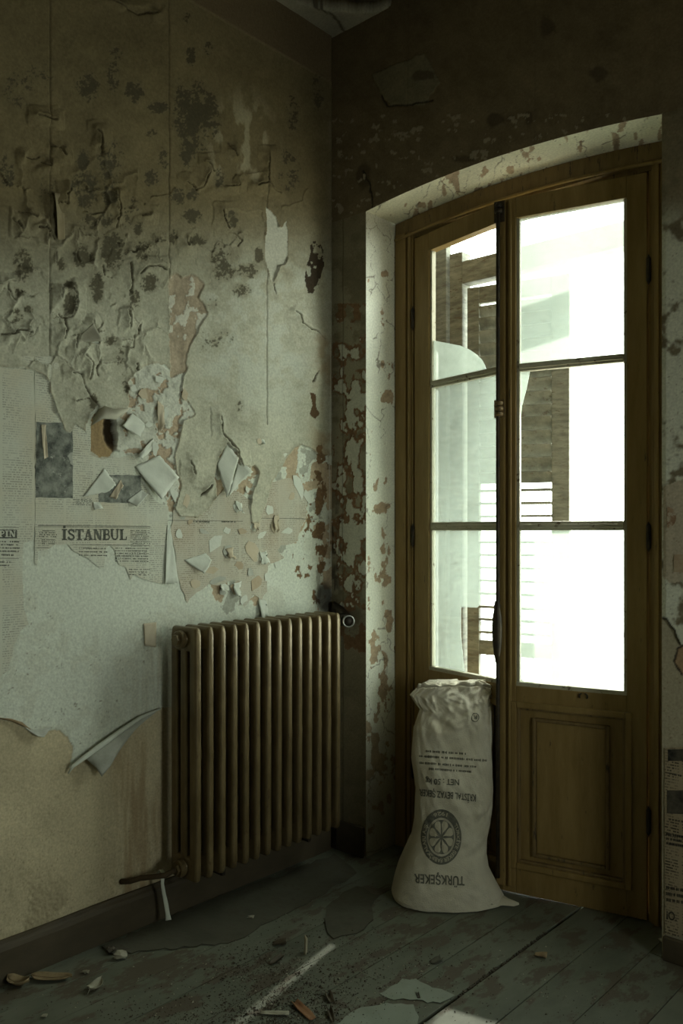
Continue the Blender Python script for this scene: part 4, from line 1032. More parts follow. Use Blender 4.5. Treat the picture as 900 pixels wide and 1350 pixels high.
GLY = {  # strokes of a fat slab-serif face: (polyline, width); unit height
    'I': [([(.3, 0), (.3, 1)], .26), ([(.04, .05), (.56, .05)], .11), ([(.04, .95), (.56, .95)], .11)],
    'T': [([(.42, 0), (.42, 1)], .25), ([(.16, .05), (.68, .05)], .11), ([(.0, .94), (.84, .94)], .12), ([(.05, .70), (.05, .95)], .10), ([(.79, .70), (.79, .95)], .10)],
    'A': [([(.16, .05), (.42, .97)], .11), ([(.42, .97), (.68, .05)], .24), ([(.22, .33), (.62, .33)], .09), ([(.0, .05), (.34, .05)], .10), ([(.46, .05), (.90, .05)], .10)],
    'N': [([(.15, .0), (.15, 1)], .11), ([(.20, .97), (.68, .04)], .24), ([(.74, .0), (.74, 1)], .11), ([(.0, .05), (.32, .05)], .10), ([(.0, .95), (.24, .95)], .10), ([(.58, .95), (.90, .95)], .10)],
    'B': [([(.18, 0), (.18, 1)], .24), ([(.0, .05), (.42, .05), (.58, .09), (.67, .27), (.58, .46), (.42, .52), (.2, .52)], .13), ([(.0, .95), (.40, .95), (.54, .90), (.60, .74), (.54, .58), (.40, .52)], .13)],
    'U': [([(.17, 1), (.17, .34), (.22, .16), (.34, .07), (.50, .06), (.64, .14), (.70, .32), (.70, 1)], .14), ([(.15, 1), (.15, .3)], .22), ([(.0, .95), (.36, .95)], .10), ([(.54, .95), (.86, .95)], .10)],
    'L': [([(.22, 0), (.22, 1)], .25), ([(.0, .95), (.44, .95)], .10), ([(.0, .05), (.70, .05)], .11), ([(.66, .0), (.70, .32)], .11)],
    'P': [([(.20, 0), (.20, 1)], .25), ([(.0, .05), (.44, .05)], .11), ([(.0, .95), (.44, .95), (.60, .88), (.66, .72), (.60, .55), (.44, .48), (.2, .48)], .14)],
    'S': [([(.62, .74), (.54, .90), (.36, .95), (.18, .88), (.13, .74), (.20, .60), (.40, .51), (.58, .40), (.63, .25), (.54, .10), (.34, .04), (.16, .11), (.09, .27)], .17), ([(.64, .98), (.64, .68)], .08), ([(.08, .02), (.08, .32)], .08)]}
ADV = {'I': .62, 'T': .88, 'A': .94, 'N': .94, 'B': .76, 'U': .90, 'L': .80, 'P': .76, 'S': .76}
def slab_text(s, x0, x1, yb, ht, m, X, dot=True):
    tot = sum(ADV[c] for c in s); sx = (x1 - x0) / tot; bm = bmesh.new(); x = 0
    def quad(pts, dx=0): bm.faces.new([bm.verts.new(onx(x0 + (x + px_) * sx, yb - py_ * ht, X + dx)) for px_, py_ in pts])
    lay = 0
    for i, c in enumerate(s):
        st = GLY[c]
        for k_, (pl, wd) in enumerate(st):
            for (ax, ay), (bx, by) in zip(pl[:-1], pl[1:]):
                L = math.hypot(bx - ax, by - ay) + 1e-9; ux, uy = (bx - ax) / L, (by - ay) / L; e = .03 if len(pl) > 2 else 0; h2 = wd / 2
                ax_, ay_, bx_, by_ = ax - ux * e, ay - uy * e, bx + ux * e, by + uy * e
                lay += 1; quad([(ax_ - uy * h2, ay_ + ux * h2), (bx_ - uy * h2, by_ + ux * h2), (bx_ + uy * h2, by_ - ux * h2), (ax_ + uy * h2, ay_ - ux * h2)], 1e-6 * (lay % 40))
        if dot and i == 0:
            quad([(.18, 1.08), (.18, 1.3), (.42, 1.3), (.42, 1.08)])
        x += ADV[c]
    return tag(bm_obj('headline', bm, m, wall_left), None)
slab_text('ISTANBUL', 81, 168, 712, 14.5, M_PRINT, XN + .0008)
decal('headline_block', [(-12, 698), (22.5, 698.5), (22.5, 709.5), (-12, 710)], M_PRINT, rag=0)
slab_text('PIN', -1, 21, 708, 8.5, mat('paper_lettering', (.56, .56, .46), (.6, .6, .5)), XN + .0014, False)
def rule(x0, x1, y, t=.8): decal('print_rule', [(x0, y - t / 2), (x1, y - t / 2 + (x1 - x0) * .012), (x1, y + t / 2 + (x1 - x0) * .012), (x0, y + t / 2)], M_PRINT, rag=0)
for a in ((50, 198, 692.5, .9), (50, 198, 694.5, .5), (96, 197, 718.0, .7), (0, 25, 695, .6), (0, 25, 727, .6), (0, 25, 736, .6), (49, 65, 722, .6), (222, 320, 686, .6), (390, 418, 684, .6), (338, 400, 683, .6)): rule(*a)
def type_rows(x0, x1, y0, y1, pitch, hh, seed, name='type_block'):
    """bold illegible type: irregular strokes in rows"""
    rnd = random.Random(seed); bm = bmesh.new(); y = y0
    while y < y1:
        x = x0
        while x < x1:
            ln = rnd.uniform(.7, 1.6)
            if rnd.random() > .12:
                q = [onx(x + a, y + b + (x - x0) * .012, XN + .0007) for a, b in ((0, 0), (ln, 0), (ln, hh * rnd.uniform(.6, 1)), (0, hh * rnd.uniform(.6, 1)))]
                bm.faces.new([bm.verts.new(p) for p in q])
            x += ln + rnd.choice((.35, .4, .5, 1.6))
        y += pitch
    tag(bm_obj(name, bm, M_PRINT, wall_left), kind='stuff')
for a in ((0, 25, 713, 726, 4.2, 2.2, 1), (2, 18, 730.5, 734, 5, 2.6, 2), (0, 15, 740, 746, 4.5, 2.2, 3), (52, 74, 699, 708, 2.6, 1.5, 4), (172, 197, 699, 716, 2.4, 1.3, 5), (55, 72, 711, 717, 2.6, 1.4, 6),
          (104, 140, 722, 735, 4.6, 1.8, 7), (152, 195, 722, 740, 3.4, 1.6, 8), (170, 196, 750, 757, 3.4, 1.5, 9), (255, 275, 687, 691, 4, 2.2, 10), (292, 310, 687, 690, 4, 2.0, 11), (96, 120, 658, 666, 2.3, 1.2, 12)):
    type_rows(*a)

def flap(name, pts, m, lift=.03, curl=.5, X=.008, label=None, seed=1, n=10, m_=10, rag=.0, parent=wall_left, ny=.0, plane='x'):
    """torn piece from four corners A,B (hinge on the wall) C,D (free edge: C beside B); curls off the wall toward the free edge"""
    rnd = random.Random(seed); A, B, Cc, D = [np.array(p, float) for p in pts]
    P = np.zeros((n + 1, m_ + 1, 3))
    for i in range(n + 1):
        for j in range(m_ + 1):
            s_, t = i / n, j / m_
            q = (A * (1 - s_) + B * s_) * (1 - t) + (D * (1 - s_) + Cc * s_) * t
            jx, jy = (rnd.uniform(-rag, rag), rnd.uniform(-rag, rag)) if (j == m_ or i in (0, n)) else (0, 0)
            out = X + lift * (t ** (1 + curl)) * (1 + .25 * math.sin(s_ * 5 + seed)) + .0006 * math.sin(s_ * 9 + t * 7 + seed)
            P[i, j] = onx(q[0] + jx, q[1] + jy, 0) if plane == 'x' else ony(q[0] + jx, q[1] + jy, 0)
            if plane == 'x': P[i, j, 0] = out
            else: P[i, j, 1] = -out
    o = grid_mesh(name, P, None, m, parent)
    md = o.modifiers.new('thick', 'SOLIDIFY'); md.thickness = .0009
    return tag(o, label)
# square of white paper folded out over the page, white leaf-shaped piece, hanging lip of the lining paper ...
flap('paper_flap', [(209, 600), (176, 615), (206, 659), (230, 630)], M_PAPER, .020, .2, .007, 'square white piece of paper curling out', 3, rag=.5)
flap('paper_flap', [(297, 586), (284, 612), (291, 656), (309, 604)], M_PAPER, .022, .1, .009, 'white torn piece hanging like a leaf', 4, rag=.8)
flap('paper_flap', [(309, 604), (311, 616), (291, 656), (325, 622)], M_PAPER, .026, .1, .010, 'white torn piece hanging like a leaf', 9, rag=.8)
flap('paper_flap', [(270, 729), (241, 738), (264, 756), (275, 738)], M_PAPER, .016, .2, .006, 'small white triangle of paper', 5, rag=.4)
flap('paper_flap', [(82, 256), (84, 316), (72, 318), (66.5, 256)], mat('shade_toned_wallpaper', (.22, .175, .10), (.29, .24, .15), scale=12, rough=.9), .016, .8, .007, 'seam edge lifting from the wall', 6)  # flap colour carries the same painted light fall-off as the upper wall
flap('paper_flap', [(101, 452), (104, 443), (117, 427), (127, 452)], M_TOP, .022, .6, .012, 'small open curl of wallpaper', 7)
flap('paper_flap', [(112, 446), (118, 452), (128, 453), (127, 441)], M_PAPER, .006, .5, .004, seed=8)
flap('paper_patch', [(188, 822), (205, 820), (203, 853), (189, 851)], M_TAN, .004, .4, .005, 'small tan scrap stuck on the white paper', 10, rag=.3)
flap('paper_flap', [(108, 655), (136, 618), (150, 638), (142, 648)], M_PAPER, .006, .5, .006, 'white scrap across the dark picture', 11, rag=.8)
flap('paper_flap', [(130, 662), (121, 662), (122, 672), (134, 670)], M_PAPER, .008, .5, .006, seed=12, rag=.5)
flap('paper_flap', [(143, 655), (158, 632), (160, 640), (150, 658)], M_TAN, .006, .4, .006, seed=13, rag=.6)
flap('paper_flap', [(53, 560), (59, 560), (60, 603), (54, 606)], M_TAN, .010, .4, .006, seed=14, rag=.5)
flap('paper_flap', [(219, 692), (223, 694), (233, 768), (215, 770)], M_PAPER, .003, .5, .0055, 'tall white tear between two newspaper pages', 15, rag=.5)
flap('paper_flap', [(172, 545), (190, 560), (178, 578), (156, 562)], M_PAPER, .018, .4, .010, seed=16, rag=.7)
flap('paper_flap', [(205, 528), (214, 536), (212, 560), (204, 572)], M_TAN, .014, .5, .010, seed=17, rag=.6)
flap('paper_flap', [(200, 578), (203, 590), (182, 606), (176, 602)], M_PAPER, .018, .6, .008, seed=18, rag=.6)
flap('paper_flap', [(166, 660), (185, 646), (192, 652), (176, 668)], M_PAPER, .012, .6, .006, seed=19, rag=.5)
rr_ = random.Random(31)
def scrap(cx, cy, a, b, m, X, k):
    n = rr_.randint(6, 9); tilt = rr_.uniform(-.5, .5); poly = []
    for q in range(n):
        t = 2 * PI * (q + rr_.uniform(-.25, .25)) / n; r = rr_.uniform(.55, 1.15); x, y = a / 2 * r * math.cos(t), b / 2 * r * math.sin(t)
        poly.append((cx + x * math.cos(tilt) - y * math.sin(tilt), cy + x * math.sin(tilt) + y * math.cos(tilt)))
    sheet('paper_scrap', poly, X, m, None, rag=.7, seed=100 + k)
SC = [(335, 693, 9, 16), (312, 668, 8, 18), (332, 728, 16, 26), (347, 735, 10, 18), (301, 728, 12, 24), (310, 775, 12, 22), (395, 642, 12, 34), (345, 800, 9, 22), (362, 692, 8, 26), (405, 655, 10, 26), (293, 779, 10, 12),
      (244, 520, 8, 16), (218, 545, 7, 18), (376, 600, 5, 8), (342, 582, 5, 10), (322, 790, 8, 14), (240, 682, 8, 7), (250, 688, 8, 6),
      (355, 672, 14, 12), (326, 645, 6, 9), (278, 752, 22, 12), (283, 715, 14, 30), (285, 765, 26, 8), (338, 768, 12, 20), (352, 760, 8, 14), (366, 745, 10, 8), (385, 655, 8, 14), (300, 700, 10, 10), (268, 700, 14, 6),
      (320, 700, 12, 10), (345, 705, 14, 8), (380, 700, 16, 8), (258, 770, 12, 12), (236, 705, 8, 14), (330, 755, 10, 12), (315, 745, 14, 10), (206, 620, 8, 12), (230, 650, 12, 22), (246, 660, 10, 20), (196, 560, 14, 8), (210, 500, 12, 10), (190, 520, 12, 14), (205, 590, 8, 22), (176, 512, 8, 12)]
cyc = [M_PAPER, M_PAPER, M_TAN, M_PAPER, M_PAPERB, M_TAN2 := mat('pinkish_paper', (.42, .33, .22), (.50, .41, .29), scale=18, rough=.9)]
for k, (x, y, a, b) in enumerate(SC): scrap(x, y, a * 1.15, b * 1.1, cyc[k % len(cyc)] if y > 600 else cyc[(0, 3, 2)[k % 3]], XN + .0012 + .0004 * (k % 5) + (.006 if y < 600 else 0), k)
for k, (x, y, a, b) in enumerate(((335, 693, 8, 14), (312, 668, 6, 14), (345, 735, 8, 14), (301, 730, 8, 14), (310, 778, 10, 18), (345, 800, 9, 20), (362, 690, 7, 22), (293, 775, 8, 10), (342, 582, 3, 9))):
    flap('paper_flap', [(x - a / 2, y - b / 2), (x + a / 2, y - b / 2 + rr_.uniform(-2, 2)), (x + a / 2 + rr_.uniform(-2, 3), y + b / 2), (x - a / 2 + rr_.uniform(0, 4), y + b / 2 + rr_.uniform(-3, 3))],
         M_PAPER if k % 3 else M_TAN, .014, .6, .0065, seed=40 + k, n=6, m_=5, rag=2.0)
# the lining paper torn along its lower edge: rolled lip and folded-down back
def roll(name, pts, r, m, X=.012, label=None):
    P = [onx(x, y, X + d) for x, y, d in pts]
    return tag(tube(name, P, r, m, wall_left, 12), label)
roll('torn_roll', [(90, 1020, .012), (96, 1010, .016), (112, 998, .018), (135, 981, .018), (160, 963, .016), (185, 946, .013), (212, 934, .004)], [.002, .006, .0085, .009, .008, .006, .003], M_PAPER, label='rolled edge of the torn white paper')
def strip(name, rowsA, rowsB, m, label=None, k=8, bulge=.0):
    """surface between two polylines of (px, py, distance off the wall)"""
    P = np.zeros((len(rowsA), k + 1, 3))
    for i, (a, b) in enumerate(zip(rowsA, rowsB)):
        pa, pb = onx(a[0], a[1], a[2]), onx(b[0], b[1], b[2])
        for j in range(k + 1):
            t = j / k; P[i, j] = pa * (1 - t) + pb * t; P[i, j, 0] += bulge * math.sin(t * PI) + .001 * math.sin(i * 2 + j)
    o = grid_mesh(name, P, None, m, wall_left); md = o.modifiers.new('thick', 'SOLIDIFY'); md.thickness = .0009
    return tag(o, label)
strip('torn_flap', [(112, 1000, .026), (125, 991, .030), (140, 980, .032), (155, 969, .032), (170, 959, .030), (188, 946, .022), (206, 938, .012)],
      [(118, 1005, .028), (127, 1012, .040), (134, 1024, .046), (145, 1010, .046), (157, 990, .042), (172, 968, .034), (192, 946, .020)], M_PAPERB, 'grey underside of the torn white paper folded down', bulge=.008)
strip('torn_flap', [(28, 951, .005), (36, 958, .008), (46, 963, .010), (58, 960, .008), (68, 958, .006)], [(30, 957, .012), (40, 965, .020), (50, 971, .022), (58, 972, .020), (66, 961, .012)], M_PAPERB, 'small curled lip on the torn white paper')
roll('torn_roll', [(0, 947, .002), (14, 949, .004), (28, 954, .006), (40, 962, .006)], [.002, .004, .005, .002], M_BROWN, X=.006)
# curled tube of scorched paper beside the dark cavity, and the sagging lip over it
strip('torn_flap', [(122, 552, .006), (130, 540, .010), (138, 535, .014), (150, 540, .016), (166, 538, .010)], [(118, 562, .008), (126, 558, .026), (136, 552, .036), (152, 553, .034), (168, 541, .014)], M_TOP, 'wallpaper bulging over the scorched hole', bulge=.012)
# ---- newspaper and label on the strip of wall right of the recess
sheet('newspaper_sheet', [(876, 986), (925, 984), (925, 1240), (876, 1232)], -.0035, M_NEWSD, 'brown newspaper low on the wall right of the door', wall_back, .5, 21, plane='y')
def dec_y(name, poly, m, Y=-.0045): return sheet(name, poly, Y, m, None, wall_back, .2, 22, .0003, 'y')
M_PHD = mat('dark_halftone', (.02, .02, .016), (.10, .085, .06), scale=30, rough=.9)
dec_y('newspaper_photo', [(880, 988), (925, 987), (925, 1004), (880, 1003)], M_PHD); dec_y('newspaper_photo', [(879, 1042), (925, 1042), (925, 1075), (879, 1072)], M_PHD)
bmr = random.Random(5); bm = bmesh.new()
for y0, y1, p, hh, xa in ((1079, 1084, 5, 2.5, 882), (1098, 1116, 6, 3.2, 878), (1168, 1190, 8, 4, 878), (1019, 1022, 4, 2.4, 882)):
    y = y0
    while y < y1:
        x = xa
        while x < 915:
            ln = bmr.uniform(1, 2.2)
            bm.faces.new([bm.verts.new(ony(x + a, y + b + (x - xa) * .18, -.0046)) for a, b in ((0, 0), (ln, 0), (ln, hh), (0, hh))]); x += ln + bmr.choice((.5, .6, 2.2))
        y += p
tag(bm_obj('type_block', bm, M_PHD, wall_back), kind='stuff')
me = text_mesh('iO.', 16, True); n = len(me.vertices); co = np.empty(n * 3, np.float32); me.vertices.foreach_get('co', co); co = co.reshape(-1, 3)
me.vertices.foreach_set('co', np.array([ony(885 + x * .7, 1213 - y + x * .15, -.0047) for x, y, _ in co]).reshape(-1).astype(np.float32)); me.update(); link('headline', me, M_PHD, wall_back)
c_ = [(879 + 12 * math.sin(a), 682 + 14 * math.cos(a)) for a in L_(0, PI, 14)]
dec_y('round_stamp', c_, mat('brown_stamp', (.24, .14, .08), (.4, .28, .18), scale=50, rough=.9, c3=(.48, .4, .3), s3=60, t3=.52), -.0085)
dec_y('square_stamp', [(888, 731), (915, 731), (915, 756), (888, 754)], mat('pale_brown_stamp', (.40, .29, .19), (.48, .38, .26), scale=60, rough=.9), -.0085)

# ================================================================== ON THE FLOOR
def floorpoly(name, poly, z, t, m, label, cat, group=None, seed=1, rag=2.0, warp=.0):
    pts = ragged(poly, rag, 8, seed); bm = bmesh.new()
    top = [onz(x, y, z) for x, y in pts]
    f = bm.faces.new([bm.verts.new(p) for p in top])
    r = bmesh.ops.extrude_face_region(bm, geom=[f]); bmesh.ops.translate(bm, verts=[v for v in r['geom'] if isinstance(v, bmesh.types.BMVert)], vec=(0, 0, -t))
    bmesh.ops.triangulate(bm, faces=bm.faces)
    if warp:
        for v in bm.verts: v.co.z += warp * (vnoise(np.array(v.co.x * 9), np.array(v.co.y * 9), seed) - .2)
    return tag(bm_obj(name, bm, m), label, cat, None, group)
floorpoly('linoleum_sheet', [(134, 1247), (150, 1258), (200, 1252), (250, 1248), (290, 1243), (308, 1240), (330, 1230), (352, 1216), (380, 1203), (412, 1185), (445, 1165), (470, 1150), (440, 1125), (380, 1150), (290, 1180), (210, 1215)], .0045, .003, M_LINO,
          'long torn sheet of linoleum along the wall below the radiator', 'linoleum', seed=3)
floorpoly('linoleum_scrap', [(428, 1212), (432, 1230), (440, 1237), (470, 1230), (492, 1212), (490, 1195), (500, 1180), (470, 1168), (452, 1176), (430, 1195)], .0045, .003, M_LINO,
          'square torn scrap of linoleum left of the sack', 'linoleum', seed=4)
floorpoly('paint_scale', [(500, 1310), (515, 1300), (530, 1290), (548, 1290), (570, 1302), (600, 1312), (580, 1322), (540, 1318), (512, 1316)], .0028, .0015, mat('pale_floor_flake', (.22, .245, .195), (.27, .295, .24), scale=8, rough=.6),
          'pale lifted plate of floor paint beside the patch of sunlight', 'paint flake', seed=5)
floorpoly('paint_scale', [(440, 1352), (455, 1340), (475, 1328), (510, 1322), (545, 1324), (552, 1340), (545, 1360), (470, 1366)], .0028, .0015, bpy.data.materials['pale_floor_flake'],
          'pale plate of floor paint at the front edge of the boards', 'paint flake', seed=6)
def leaf(name, px, py, L, W, rz, curl, label, m=M_LEAF):
    p = onz(px, py, 0); nu, nv = 9, 7; P = np.zeros((nu, nv, 3))
    for i in range(nu):
        for j in range(nv):
            u = -1 + 2 * i / (nu - 1); v = -1 + 2 * j / (nv - 1); wd = W * (1 - u * u) ** .6 * (1 - .25 * u)
            x, y = u * L, v * wd; P[i, j] = (x, y, .004 + curl * (v * v) * .6 + curl * u * u * .5 + .002 * math.sin(3 * u + 5 * v))
    r = empty(name, label, 'leaf', (p[0], p[1], 0), rz)
    o = grid_mesh('leaf_blade', P, None, m, r); md = o.modifiers.new('t', 'SOLIDIFY'); md.thickness = .0008
    tube('leaf_stem', [(-L * 1.35, 0, .004), (-L, 0, .006 + curl * .5), (0, 0, .006), (L * .9, 0, .006 + curl * .45)], [.0012, .0012, .001, .0005], m, r, 6)
leaf('dry_leaf', 24, 1299, .036, .024, .5, .022, 'curled brown dry leaf by the baseboard, nearest the left wall')
leaf('dry_leaf', 68, 1291, .062, .026, .7, .010, 'large flat brown dry leaf on the floor beside the baseboard')
leaf('dry_leaf', 126, 1303, .030, .020, 2.0, .014, 'small pale tan dry leaf, the one farthest from the wall', M_FLAKE)
def chunk(name, px, py, s, label, cat, m, seed, squash=.4, group=None, rot=0):
    rnd = random.Random(seed); p = onz(px, py, 0); bm = bmesh.new(); bmesh.ops.create_icosphere(bm, subdivisions=2, radius=1)
    for v in bm.verts:
        n = .75 + .5 * rnd.random(); v.co = Vector((v.co.x * s * n, v.co.y * s * .75 * n, v.co.z * s * squash * n))
    zm = min(v.co.z for v in bm.verts)
    for v in bm.verts: v.co.z -= zm
    o = bm_obj(name, bm, m); o.location = (p[0], p[1], .0015); o.rotation_euler = (0, 0, rnd.uniform(0, 6))
    return tag(o, label, cat, None, group)
chunk('plaster_chunk', 158, 1264, .022, 'crumbled plaster lump under the near end of the linoleum', 'plaster', M_FLAKE, 1, .5)
chunk('plaster_chunk', 145, 1257, .018, 'small dark lump beside the crumbled plaster under the linoleum edge', 'plaster', M_CRUMB, 2, .5)
chunk('plaster_chunk', 875, 1243, .016, 'pale crumb of plaster at the right foot of the door recess', 'plaster', M_FLAKE, 3, .5)
# upright curled shard of bark-like paint near the strip of sun
p = onz(402, 1258, 0); P = np.zeros((8, 6, 3))
for i in range(8):
    for j in range(6):
        a = (j / 5 - .5) * 2.0; P[i, j] = (.016 * math.sin(a), .016 * math.cos(a) - .012, i / 7 * .058 * (1 - .25 * abs(a)) + .001)
o = grid_mesh('paint_shard', P, None, mat('shard_paint', (.26, .22, .14), (.36, .32, .23), scale=20)); o.location = (p[0], p[1], 0); o.rotation_euler = (0, .25, 2.2)
md = o.modifiers.new('t', 'SOLIDIFY'); md.thickness = .003
tag(o, 'curled paint shard standing upright beside the bright strip of sun', 'paint flake')
def shard(px, py, L, W, rz, label, m=M_FLAKE, lift=.012, seed=1):
    p = onz(px, py, 0); rnd = random.Random(seed); P = np.zeros((6, 5, 3))
    for i in range(6):
        for j in range(5):
            u, v = i / 5 - .5, j / 4 - .5; P[i, j] = (u * L * 2 + rnd.uniform(-.1, .1) * W, v * W * 2 * (1 - .5 * abs(u)) + rnd.uniform(-.1, .1) * W, .003 + lift * (abs(v) * 2) ** 1.5 * (.4 + u + .5))
    o = grid_mesh('floor_shard', P, None, m); o.location = (p[0], p[1], 0); o.rotation_euler = (0, 0, rz); md = o.modifiers.new('t', 'SOLIDIFY'); md.thickness = .0015
    return tag(o, label, 'paint flake')
for a in ((368, 1246, .022, .012, .8, 'dark curled flake left of the upright shard', M_BASE, .012, 1), (364, 1268, .03, .009, 1.6, 'thin dark curl just left of the bright strip', M_BASE, .010, 2),
          (712, 1262, .018, .014, .2, 'small bent flake on the boards right of the wide joint', M_BROWN, .010, 3), (434, 1318, .020, .010, 2.6, 'dark curled flake in the grit right of the bright strip', M_BASE, .012, 4),
          (400, 1334, .05, .014, 2.9, 'reddish brown splinter at the foot of the bright strip', mat('rust_wood', (.20, .09, .04), (.28, .15, .07), scale=20), .006, 5),
          (362, 1338, .04, .010, .6, 'pale splinter lying beside the reddish one', M_FLAKE, .005, 6), (551, 1314, .014, .004, 2.4, 'thin dark twig on the pale paint plate', M_CRUMB, .003, 7),
          (436, 1340, .03, .007, 2.5, 'narrow dark flake near the front edge of the floor', M_BASE, .010, 8), (575, 1268, .022, .012, 1.4, 'round-edged lifted flake on the board before the sack', M_LINO, .006, 9),
          (112, 1283, .012, .006, .4, 'tiny pale flake between the two leaves', M_FLAKE, .005, 10), (330, 1211, .012, .008, .4, 'pale crumbly flake on the long linoleum sheet', M_FLAKE, .006, 11),
          (58, 1341, .008, .006, .4, 'tiny pale speck of plaster at the front left of the floor', M_FLAKE, .004, 12)):
    shard(*a)
# crumbs nobody could count: grit round the strip of sun and dust over the boards
rnd = random.Random(77); bm = bmesh.new()
def crumb(x, y, s):
    if math.hypot((x - .70) / .27, (y + .07) / .24) < 1 or x + .35 * y > 1.36: return
    a = rnd.uniform(0, PI); ca, sa = math.cos(a) * s, math.sin(a) * s; hh = s * rnd.uniform(.4, 1.1); e = rnd.uniform(.35, 1.0)
    b = [bm.verts.new((x + ca, y + sa, .0015)), bm.verts.new((x - sa * e, y + ca * e, .0015)), bm.verts.new((x - ca, y - sa, .0015)), bm.verts.new((x + sa * e, y - ca * e, .0015))]
    t = bm.verts.new((x + rnd.uniform(-.3, .3) * s, y + rnd.uniform(-.3, .3) * s, .0015 + hh))
    for k in range(4): bm.faces.new((b[k], b[(k + 1) % 4], t))
for cx, cy, sx, sy, n in ((350, 1300, 45, 30, 900), (330, 1270, 25, 14, 260), (400, 1320, 40, 22, 700), (360, 1340, 60, 12, 700), (230, 1340, 50, 12, 220), (450, 1280, 60, 28, 420), (480, 1260, 80, 30, 220), (430, 1300, 120, 40, 420), (780, 1325, 60, 20, 70), (640, 1300, 110, 30, 110), (150, 1320, 90, 20, 120), (440, 1230, 120, 30, 160)):
    for _ in range(n):
        p = onz(rnd.gauss(cx, sx), min(1420, rnd.gauss(cy, sy)), 0)
        if .04 < p[0] < RW - .1 and -4 < p[1] < -.02: crumb(p[0], p[1], rnd.uniform(.0012, .0032) * (2.2 if rnd.random() < .05 else 1))
nd = len(bm.faces); rnd = random.Random(78)
for _ in range(420):
    p = onz(rnd.gauss(420, 150), min(1420, rnd.gauss(1300, 40)), 0)
    if .04 < p[0] < RW - .1 and -4 < p[1] < -.02: crumb(p[0], p[1], rnd.uniform(.0014, .004))
for k, f in enumerate(bm.faces): f.material_index = 0 if k < nd else 1
co_ = bm_obj('crumbs', bm, M_CRUMB); co_.data.materials.append(M_FLAKE)
tag(co_, 'dark crumbs and pale grit scattered over the floorboards round the sun strip', 'debris', 'stuff')
# strip of white paper tape hung over the low pipe
pp = [onx(x, y, X) for x, y, X in ((206, 1153, .05), (212, 1146, .062), (215, 1150, .075), (214, 1165, .078), (216, 1178, .08), (219, 1192, .085), (221, 1205, .09), (222, 1213, .10))]
wd = [.004, .006, .006, .005, .0055, .0065, .0065, .009]
P = np.array([[p + np.array([0, s * q, 0]) + np.array([.5 * q * s, 0, 0]) for s in (-1, -.3, .3, 1)] for p, q in zip(pp, wd)])
o = grid_mesh('tape_strip', P, None, M_PAPER); md = o.modifiers.new('t', 'SOLIDIFY'); md.thickness = .0015
tag(o, 'narrow strip of white tape hanging from the rusty pipe beside the radiator', 'tape')

# ================================================================== OUTSIDE THE DOOR
tag(box('balcony_floor', -.6, 2.2, .46, 1.55, -.12, -.02, M_CONC, bev=.005), 'pale concrete balcony floor outside the door', 'balcony', 'structure')
# wall thickness outside the frame: boarded reveals
tag(box('outer_reveal', .02, .178, FY + .09, .47, -.02, 2.75, M_CONC, bev=.004), 'weathered plaster reveal outside the left of the door', 'reveal', 'structure')
tag(box('outer_reveal', OX1 + .02, OX1 + .25, FY + .09, .47, -.02, 2.75, M_CONC, bev=.004), 'weathered plaster reveal outside the right of the door', 'reveal', 'structure')
tag(box('outer_wall', -.6, OX0 - .001, .20, .30, -.02, CEIL, M_CONC, bev=0), 'outer face of the house wall left of the door', 'wall', 'structure')
tag(box('outer_wall', OX1 + .001, RW + .2, .20, .30, -.02, CEIL, M_CONC, bev=0), 'outer face of the house wall right of the door', 'wall', 'structure')
tag(box('outer_wall', OX0 - .02, OX1 + .0, .26, .45, 2.76, CEIL, M_CONC, bev=0), 'house wall above the door opening', 'wall', 'structure')
SY = .5
sf = empty('shutter_frame', 'grey weathered outer frame with post and head beam beyond the left leaf', 'shutter frame', (0, 0, 0))
box('board', .095, .252, SY - .01, SY + .03, -.02, 2.80, M_SHUT, sf, .003)
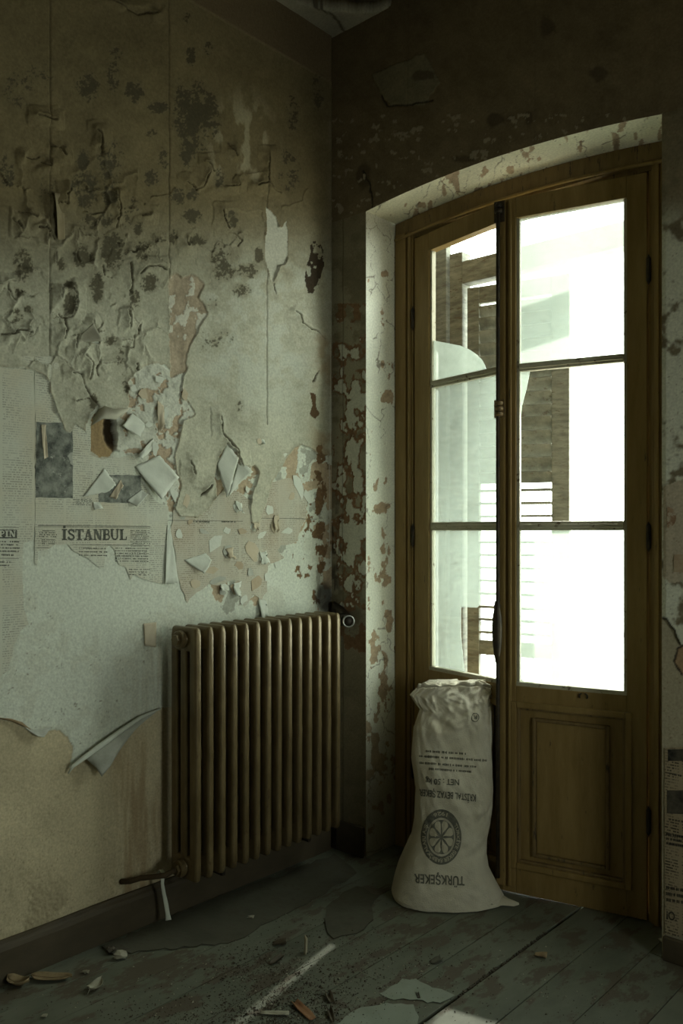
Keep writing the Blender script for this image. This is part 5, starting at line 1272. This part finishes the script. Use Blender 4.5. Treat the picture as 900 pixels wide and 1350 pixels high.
box('post', .263, .331, SY, SY + .07, -.02, 2.60, M_SHUT, sf, .004)
box('head_beam', .331, 1.43, SY, SY + .07, 2.455, 2.555, M_SHUT, sf, .004)
box('post', 1.43, 1.50, SY, SY + .07, -.02, 2.60, M_SHUT, sf, .004)
sh = empty('louvered_shutter', 'grey weathered louvered shutter leaf half open behind the door panes', 'shutter', (.358, SY, 0), math.radians(12.5))
SW, S0, S1 = .452, .06, 2.43
box('stile', 0, .055, 0, .032, S0, S1, M_SHUT, sh); box('stile', SW - .075, SW, 0, .032, S0, S1, M_SHUT, sh)
box('rail', .055, SW - .075, .002, .030, S1 - .075, S1, M_SHUT, sh); box('rail', .055, SW - .075, .002, .030, .805, .868, M_SHUT, sh)
def slat_at(z, tilt, dep=.042):
    bm = bmesh.new(); bm_box(bm, 0, SW - .13, -dep / 2, dep / 2, -.0050, .0050, .0015)
    o = bm_obj('slat', bm, M_SHUT, sh); o.location = (.055, .016, z); o.rotation_euler = (tilt, random.uniform(-.006, .006), 0)
zk = .905
while zk < 2.34:
    if zk < 1.58: slat_at(zk, math.radians(random.uniform(-3, 4)), .054)
    else:
        slat_at(zk, -math.radians(56 + random.uniform(-4, 4)), .066 if random.random() > .3 else .057)
    zk += .0565
bm = bmesh.new(); bm_box(bm, -.16, .16, .002, .012, -.011, .011, .002)
o = bm_obj('fallen_slat', bm, M_SHUT, sh); o.location = (.24, .006, .70); o.rotation_euler = (0, math.radians(48), 0)
rl = empty('balcony_railing', 'thin pale metal balcony railing seen through the dirty bottom pane', 'railing', (0, 1.42, 0))
M_RAIL = mat('pale_rail', (.30, .31, .28), (.42, .43, .39), scale=20, rough=.6)
tube('top_rail', [(-.6, 0, .825), (2.2, 0, .835)], .012, M_RAIL, rl, 10); tube('bottom_rail', [(-.6, 0, .08), (2.2, 0, .08)], .010, M_RAIL, rl, 10)
for k in range(20): tube('baluster', [(-.55 + .145 * k, 0, -.02), (-.55 + .145 * k, 0, .825)], .006, M_RAIL, rl, 8)
